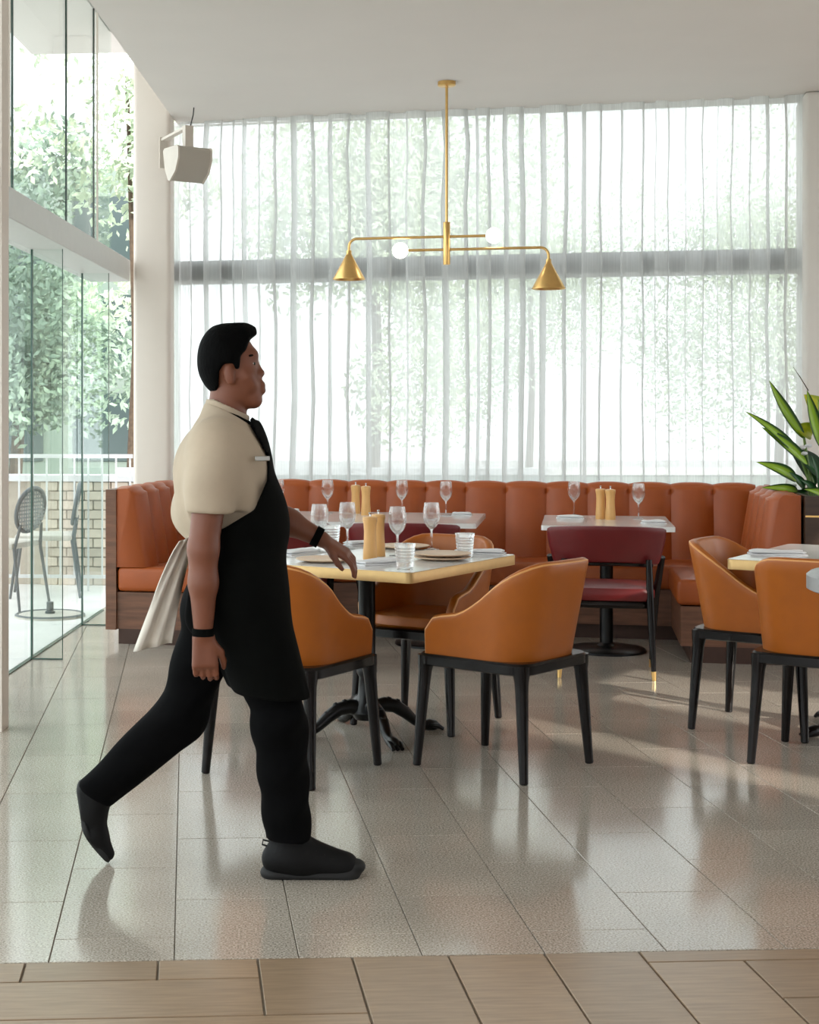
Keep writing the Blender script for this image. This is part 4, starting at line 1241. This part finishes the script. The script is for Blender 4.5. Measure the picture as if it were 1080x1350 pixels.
# apron: bib, waist and skirt wrapped over the front
S = SDF(wp(225, 925, -0.26), wp(430, 545, 0.26), 0.006)
torso(S, 0.021)
S.ell(wp(322, 690), (0.128, 0.17, 0.16), 0.05)
S.cap(wp(318, 775, -0.08), wp(362, 915, -0.085), 0.125, 0.105, 0.08)
S.cap(wp(318, 775, 0.08), wp(345, 915, 0.07), 0.125, 0.115, 0.08)
S.cut(S.poly(pxl((331, 552), (372, 560), (440, 700), (440, 915), (300, 905), (276, 860), (262, 760), (266, 706), (300, 690), (336, 668), (352, 632), (353, 600), (330, 560))), 0.004)
S.build('apron', M['black'], root)
S2 = MB()
for sd in (-1, 1):
    S2.tube([wp(349, 590, sd * 0.06), wp(334, 560, sd * 0.062), wp(314, 550, sd * 0.066), wp(293, 542, sd * 0.062), wp(280, 535, sd * 0.03)], 0.011, 8, flat=0.5)
S2.build('apron_strap', M['black'], root, world=True)
tie = MB().tube([wp(331, 552, -0.012), wp(336, 556, -0.012), wp(345, 580, -0.012), wp(355, 606, -0.01)], [0.014, 0.018, 0.022, 0.024], 10, flat=0.45)
tie.build('necktie', M['black'], root, world=True)
bd = MB().rbox(-0.026, 0.026, -0.003, 0.003, -0.007, 0.007, 0.002, 1, Matrix.Translation(Vector(wp(346, 603, -0.135))) @ Matrix.Rotation(R(35), 4, 'Z')).build('name_badge', M['badge'], root, world=True)

# shoes
def shoe(kind):
    lo_, hi_ = (wp(335, 1156, -0.16), wp(490, 1075, 0.02)) if kind == 'front' else (wp(85, 1152, -0.03), wp(165, 1020, 0.15))
    for part in ('upper', 'sole'):
        S = SDF(lo_, hi_, 0.0045)
        if kind == 'front':
            y = -0.075
            if part == 'upper':
                S.cap(wp(366, 1122, y), wp(400, 1126, y), 0.048, 0.046, 0.0, )
                S.cap(wp(400, 1126, y), wp(455, 1131, y), 0.046, 0.036, 0.02)
                S.cap(wp(380, 1092, y), wp(384, 1118, y), 0.053, 0.050, 0.03)
                S.cap(wp(390, 1105, y), wp(450, 1128, y), 0.040, 0.030, 0.02)
                S.cut(S.poly(pxl((330, 1090), (500, 1080), (500, 1146), (330, 1146))))
            else:
                S.cap(wp(361, 1140, y), wp(455, 1142, y), 0.041, 0.040, 0.0, flat=(1, 1, 0.6))
                S.cap(wp(455, 1142, y), wp(466, 1132, y), 0.036, 0.032, 0.01, flat=(1, 1, 0.7))
                S.cut(S.poly(pxl((330, 1130), (500, 1110), (500, 1120), (476, 1143), (462, 1151.5), (352, 1151.5), (340, 1145))))
        else:
            y = 0.06
            heel, ball, toe = wp(113, 1048, y), wp(124, 1108, y), wp(139, 1133, y)
            if part == 'upper':
                S.cap(heel, ball, 0.038, 0.036, 0.0); S.cap(ball, toe, 0.036, 0.022, 0.015)
                S.cap(wp(128, 1052, y), wp(121, 1075, y), 0.046, 0.04, 0.03)
                S.cut(S.poly(pxl((101, 1036), (150, 1030), (165, 1100), (156, 1150), (142, 1142), (118, 1116), (104, 1085))))
            else:
                S.cap(wp(105, 1048, y), wp(114, 1100, y), 0.034, 0.038, 0.0, flat=(0.5, 1, 1)); S.cap(wp(114, 1100, y), wp(137, 1136, y), 0.034, 0.026, 0.01, flat=(0.6, 1, 1))
                S.cut(S.poly(pxl((96, 1036), (106, 1034), (110, 1085), (124, 1112), (150, 1138), (143, 1147), (118, 1122), (101, 1088))))
        o = S.build('shoe' if part == 'upper' else 'shoe_sole', M['shoe'] if part == 'upper' else M['sole'], root)
        if part == 'upper': sh_ = o
        else:
            o.parent = sh_
    if kind == 'front':
        lc = MB()
        for i in range(4):
            a, c = wp(404 + 11 * i, 1104 + 5 * i, -0.11), wp(408 + 11 * i, 1104 + 5 * i, -0.04)
            lc.tube([a, (a + c) / 2 + [0, 0, 0.012], c], 0.003, 6)
        l_ = lc.build('lace', M['sole'], sh_, world=False)
        l_.data.transform(Matrix.Translation(-root.matrix_basis.translation))
        pt_ = MB().tube([wp(356, 1100, -0.075), wp(347, 1098, -0.075), wp(346, 1104, -0.075), wp(355, 1107, -0.075)], 0.003, 6).build('pull_tab', M['sole'], sh_)
        pt_.data.transform(Matrix.Translation(-root.matrix_basis.translation))
shoe('front'); shoe('rear')
# watches
dF = Vector(WR_F - EL_F).normalized()
wq = MB().tube([Vector(WR_F) - dF * 0.028, Vector(WR_F) - dF * 0.004], [0.0335, 0.0325], 20).build('wristwatch', M['black'], root, world=True)
wq2 = MB().tube([Vector(WR_N) + Vector((0, 0, 0.016)), Vector(WR_N) + Vector((0, 0, -0.006))], [0.0325, 0.0315], 20).build('wristband', M['black'], root, world=True)
# white service cloth tucked in behind
cv = []; cf = []
cth = thing('service_cloth', 'white service cloth hanging behind the waiter\'s near hand', 'cloth', tuple(wp(238, 760, -0.12)))
NC, NR = 9, 14
for r_ in range(NR):
    t = r_ / (NR - 1)
    for c_ in range(NC):
        s = c_ / (NC - 1) - 0.5
        base = wp(252 - 48 * t ** 0.8, 705 + 142 * t, -0.10)
        cv.append((base[0] + s * (0.05 + 0.06 * t) , base[1] + 0.05 * s + 0.012 * math.sin(s * 14 + t * 3) , base[2] + 0.02 * s))
for r_ in range(NR - 1):
    for c_ in range(NC - 1):
        a = r_ * NC + c_; cf.append((a, a + 1, a + NC + 1, a + NC))
cm = MB().add(cv, cf).build('fabric', M['cloth'], cth, world=True, angle=180)
md = cm.modifiers.new('thick', 'SOLIDIFY'); md.thickness = 0.004

# ================================================================== OUTSIDE
def tree(label, x, y, h, r, n, m, seed, trunk=0.12):
    rnd = random.Random(seed)
    t = thing('tree', label, 'tree', (x, y, -0.3), 0, 'trees outside')
    MB().tube([(0, 0, 0), (0.1, 0.05, h * 0.3), (0.0, 0.0, h * 0.7)], [trunk, trunk * 0.8, trunk * 0.4], 8).build('trunk', M['bark'], t)
    cl_ = [(rnd.gauss(0, r * 0.42), rnd.gauss(0, r * 0.42), h * 0.62 + rnd.gauss(0, h * 0.16), rnd.uniform(0.35, 0.6) * r) for _ in range(16)]
    v = []; f = []
    for i in range(n):
        c = cl_[i % 16]
        d = Vector((rnd.gauss(0, 1), rnd.gauss(0, 1), rnd.gauss(0, 0.8))); d = d.normalized() * c[3] * rnd.uniform(0.5, 1.05)
        p = Vector(c[:3]) + d
        a = Vector((rnd.gauss(0, 1), rnd.gauss(0, 1), rnd.gauss(0, 1))).normalized(); b_ = a.orthogonal().normalized()
        s = rnd.uniform(0.05, 0.10)
        k = len(v); v += [p - a * s, p + b_ * s * 0.5, p + a * s, p - b_ * s * 0.5]; f.append((k, k + 1, k + 2, k + 3))
    fo = MB().add(v, f).build('foliage', m, t, smooth=False); fo['kind'] = 'stuff'
tree('bushy green tree outside, seen through the left part of the back curtain', 1.9, 27.0, 8.6, 2.6, 17000, M['foliage'], 1)
tree('green tree outside, seen through the right part of the back curtain', 12.0, 35.5, 9.2, 3.2, 17000, M['foliage'], 2)
tree('low leafy tree outside, behind the middle of the back curtain', 8.0, 46.0, 9.0, 3.4, 15000, M['foliage'], 3)
tree('dark leafy tree outside the lower left glass wall', -3.9, 23.3, 4.9, 1.8, 13000, M['foliage_d'], 4)
tree('loose green tree outside the upper left glass', -1.7, 18.6, 8.4, 1.15, 2600, M['foliage'], 5, 0.05)
# terrace wall of sandstone bricks, railing, chairs, table base
ty = 12.25
tw = thing('terrace_wall', 'low terrace wall with a sandstone brick face outside the glass', 'wall', (img(50, 0, ty).x, ty + 0.15, 0.002), -A_LEFT)
MB().box(-1.6, 0.95, -0.05, 0.15, 0.0, 0.84).build('core', M['mortar'], tw, smooth=False)
MB().box(-1.6, 0.97, -0.10, 0.17, 0.84, 0.89).build('coping', M['rail'], tw, smooth=False)
bk0 = None
for r_ in range(11):
    for c_ in range(6):
        x = 0.02 + c_ * 0.145 + (0.0725 if r_ % 2 else 0)
        if x > 0.82: continue
        if bk0 is None:
            bk0 = MB().rbox(0.0, 0.138, -0.03, 0.03, 0.0, 0.070, 0.006, 1).build('brick', M['brick'], tw, smooth=False)
            bk0.matrix_basis = Matrix.Translation((x, -0.058, r_ * 0.0765))
        else:
            inst(bk0, 'brick', tw, (x, -0.058 + random.uniform(-0.006, 0.004), r_ * 0.0765))
rl = thing('railing', 'white vertical-bar railing at the edge of the terrace', 'railing', (img(50, 0, 11.9).x, 11.9, 0.002), -A_LEFT)
MB().box(-1.6, 0.75, -0.02, 0.02, 1.04, 1.07).build('top_rail', M['rail'], rl, smooth=False)
MB().box(-1.6, 0.75, -0.015, 0.015, 0.10, 0.125).build('bottom_rail', M['rail'], rl, smooth=False)
for k in range(22):
    x = -1.58 + k * 0.11
    MB().box(x - 0.007, x + 0.007, -0.007, 0.007, 0.0 if k % 6 == 0 else 0.125, 1.04).build('bar', M['rail'], rl, smooth=False)
def terrace_chair(label, loc, rz, mesh_m):
    t = thing('terrace_chair', label, 'chair', loc, rz, 'grey terrace chairs')
    MB().rbox(-0.22, 0.22, -0.21, 0.22, 0.43, 0.475, 0.018, 2).build('seat_pad', M['seatpad'], t)
    ring = [(0.2 * math.cos(2 * PI * i / 24), -0.235 - 0.03 * math.sin(2 * PI * i / 24), 0.70 + 0.155 * math.sin(2 * PI * i / 24)) for i in range(25)]
    MB().tube(ring, 0.016, 8).build('back_frame', M['outdoor'], t)
    b = MB()
    for i in range(-5, 6):
        x = i * 0.033; hz = 0.155 * math.sqrt(max(0, 1 - (x / 0.2) ** 2))
        b.tube([(x, -0.235, 0.70 - hz), (x, -0.245, 0.70 + hz)], 0.006, 5)
        z = i * 0.026; hx = 0.2 * math.sqrt(max(0, 1 - (z / 0.155) ** 2))
        b.tube([(-hx, -0.24, 0.70 + z), (hx, -0.24, 0.70 + z)], 0.006, 5)
    b.build('woven_back', mesh_m, t)
    for sx in (-1, 1):
        MB().tube([(sx * 0.19, 0.19, 0.45), (sx * 0.22, 0.25, 0.0)], [0.013, 0.010], 8).build('leg', M['outdoor'], t)
        MB().tube([(sx * 0.15, -0.24, 0.60), (sx * 0.19, -0.21, 0.43), (sx * 0.22, -0.27, 0.0)], [0.011, 0.013, 0.010], 8).build('leg', M['outdoor'], t)
    return t
pc1 = onz(2, 800); terrace_chair('grey terrace chair with round woven back at the left edge outside', (pc1.x, pc1.y, 0.002), R(70), M['mesh'])
pc2 = onz(60, 785); terrace_chair('pale grey terrace chair behind the glass fin, facing left', (pc2.x, pc2.y, 0.002), R(95), M['seatpad'])
pc3 = onz(66, 813)
tb = thing('parasol_base', 'flat round pale parasol base on the terrace outside the glass', 'parasol base', (pc3.x, pc3.y, 0.002))
MB().lathe([(0.0, 0.022), (0.19, 0.020), (0.215, 0.016), (0.238, 0.012), (0.24, 0.0), (0.0, 0.0)], 36).build('disc', M['seatpad'], tb)
MB().lathe([(0.212, 0.016), (0.226, 0.024), (0.240, 0.014), (0.226, 0.010)], 36).build('rim', M['outdoor'], tb)
MB().lathe([(0.0, 0.02), (0.034, 0.02), (0.034, 0.035), (0.024, 0.04), (0.024, 0.10), (0.0, 0.10)], 20).build('socket', M['outdoor'], tb)
# far building and parapet
fb_ = thing('far_building', 'grey building across the street with dark window bands', 'building', (-5.0, 27.0, -0.3))
MB().box(-6, 3.4, 0, 1.0, 0, 6.1).build('wall', M['building'], fb_, smooth=False)
for i in range(5):
    for j in range(3):
        MB().box(-5.4 + i * 1.75, -4.2 + i * 1.75, -0.05, 0.02, 0.9 + j * 1.75, 2.1 + j * 1.75).build('window', M['building_w'], fb_, smooth=False)
fw = thing('street_wall', 'long pale low wall across the street behind the curtain', 'wall', (5.0, 16.2, -0.3))
MB().box(-6.5, 9, 0, 0.2, 0, 1.05).build('face', M['building'], fw, smooth=False)
MB().box(-6.6, 9.1, -0.04, 0.24, 1.05, 1.12).build('coping', M['rail'], fw, smooth=False)
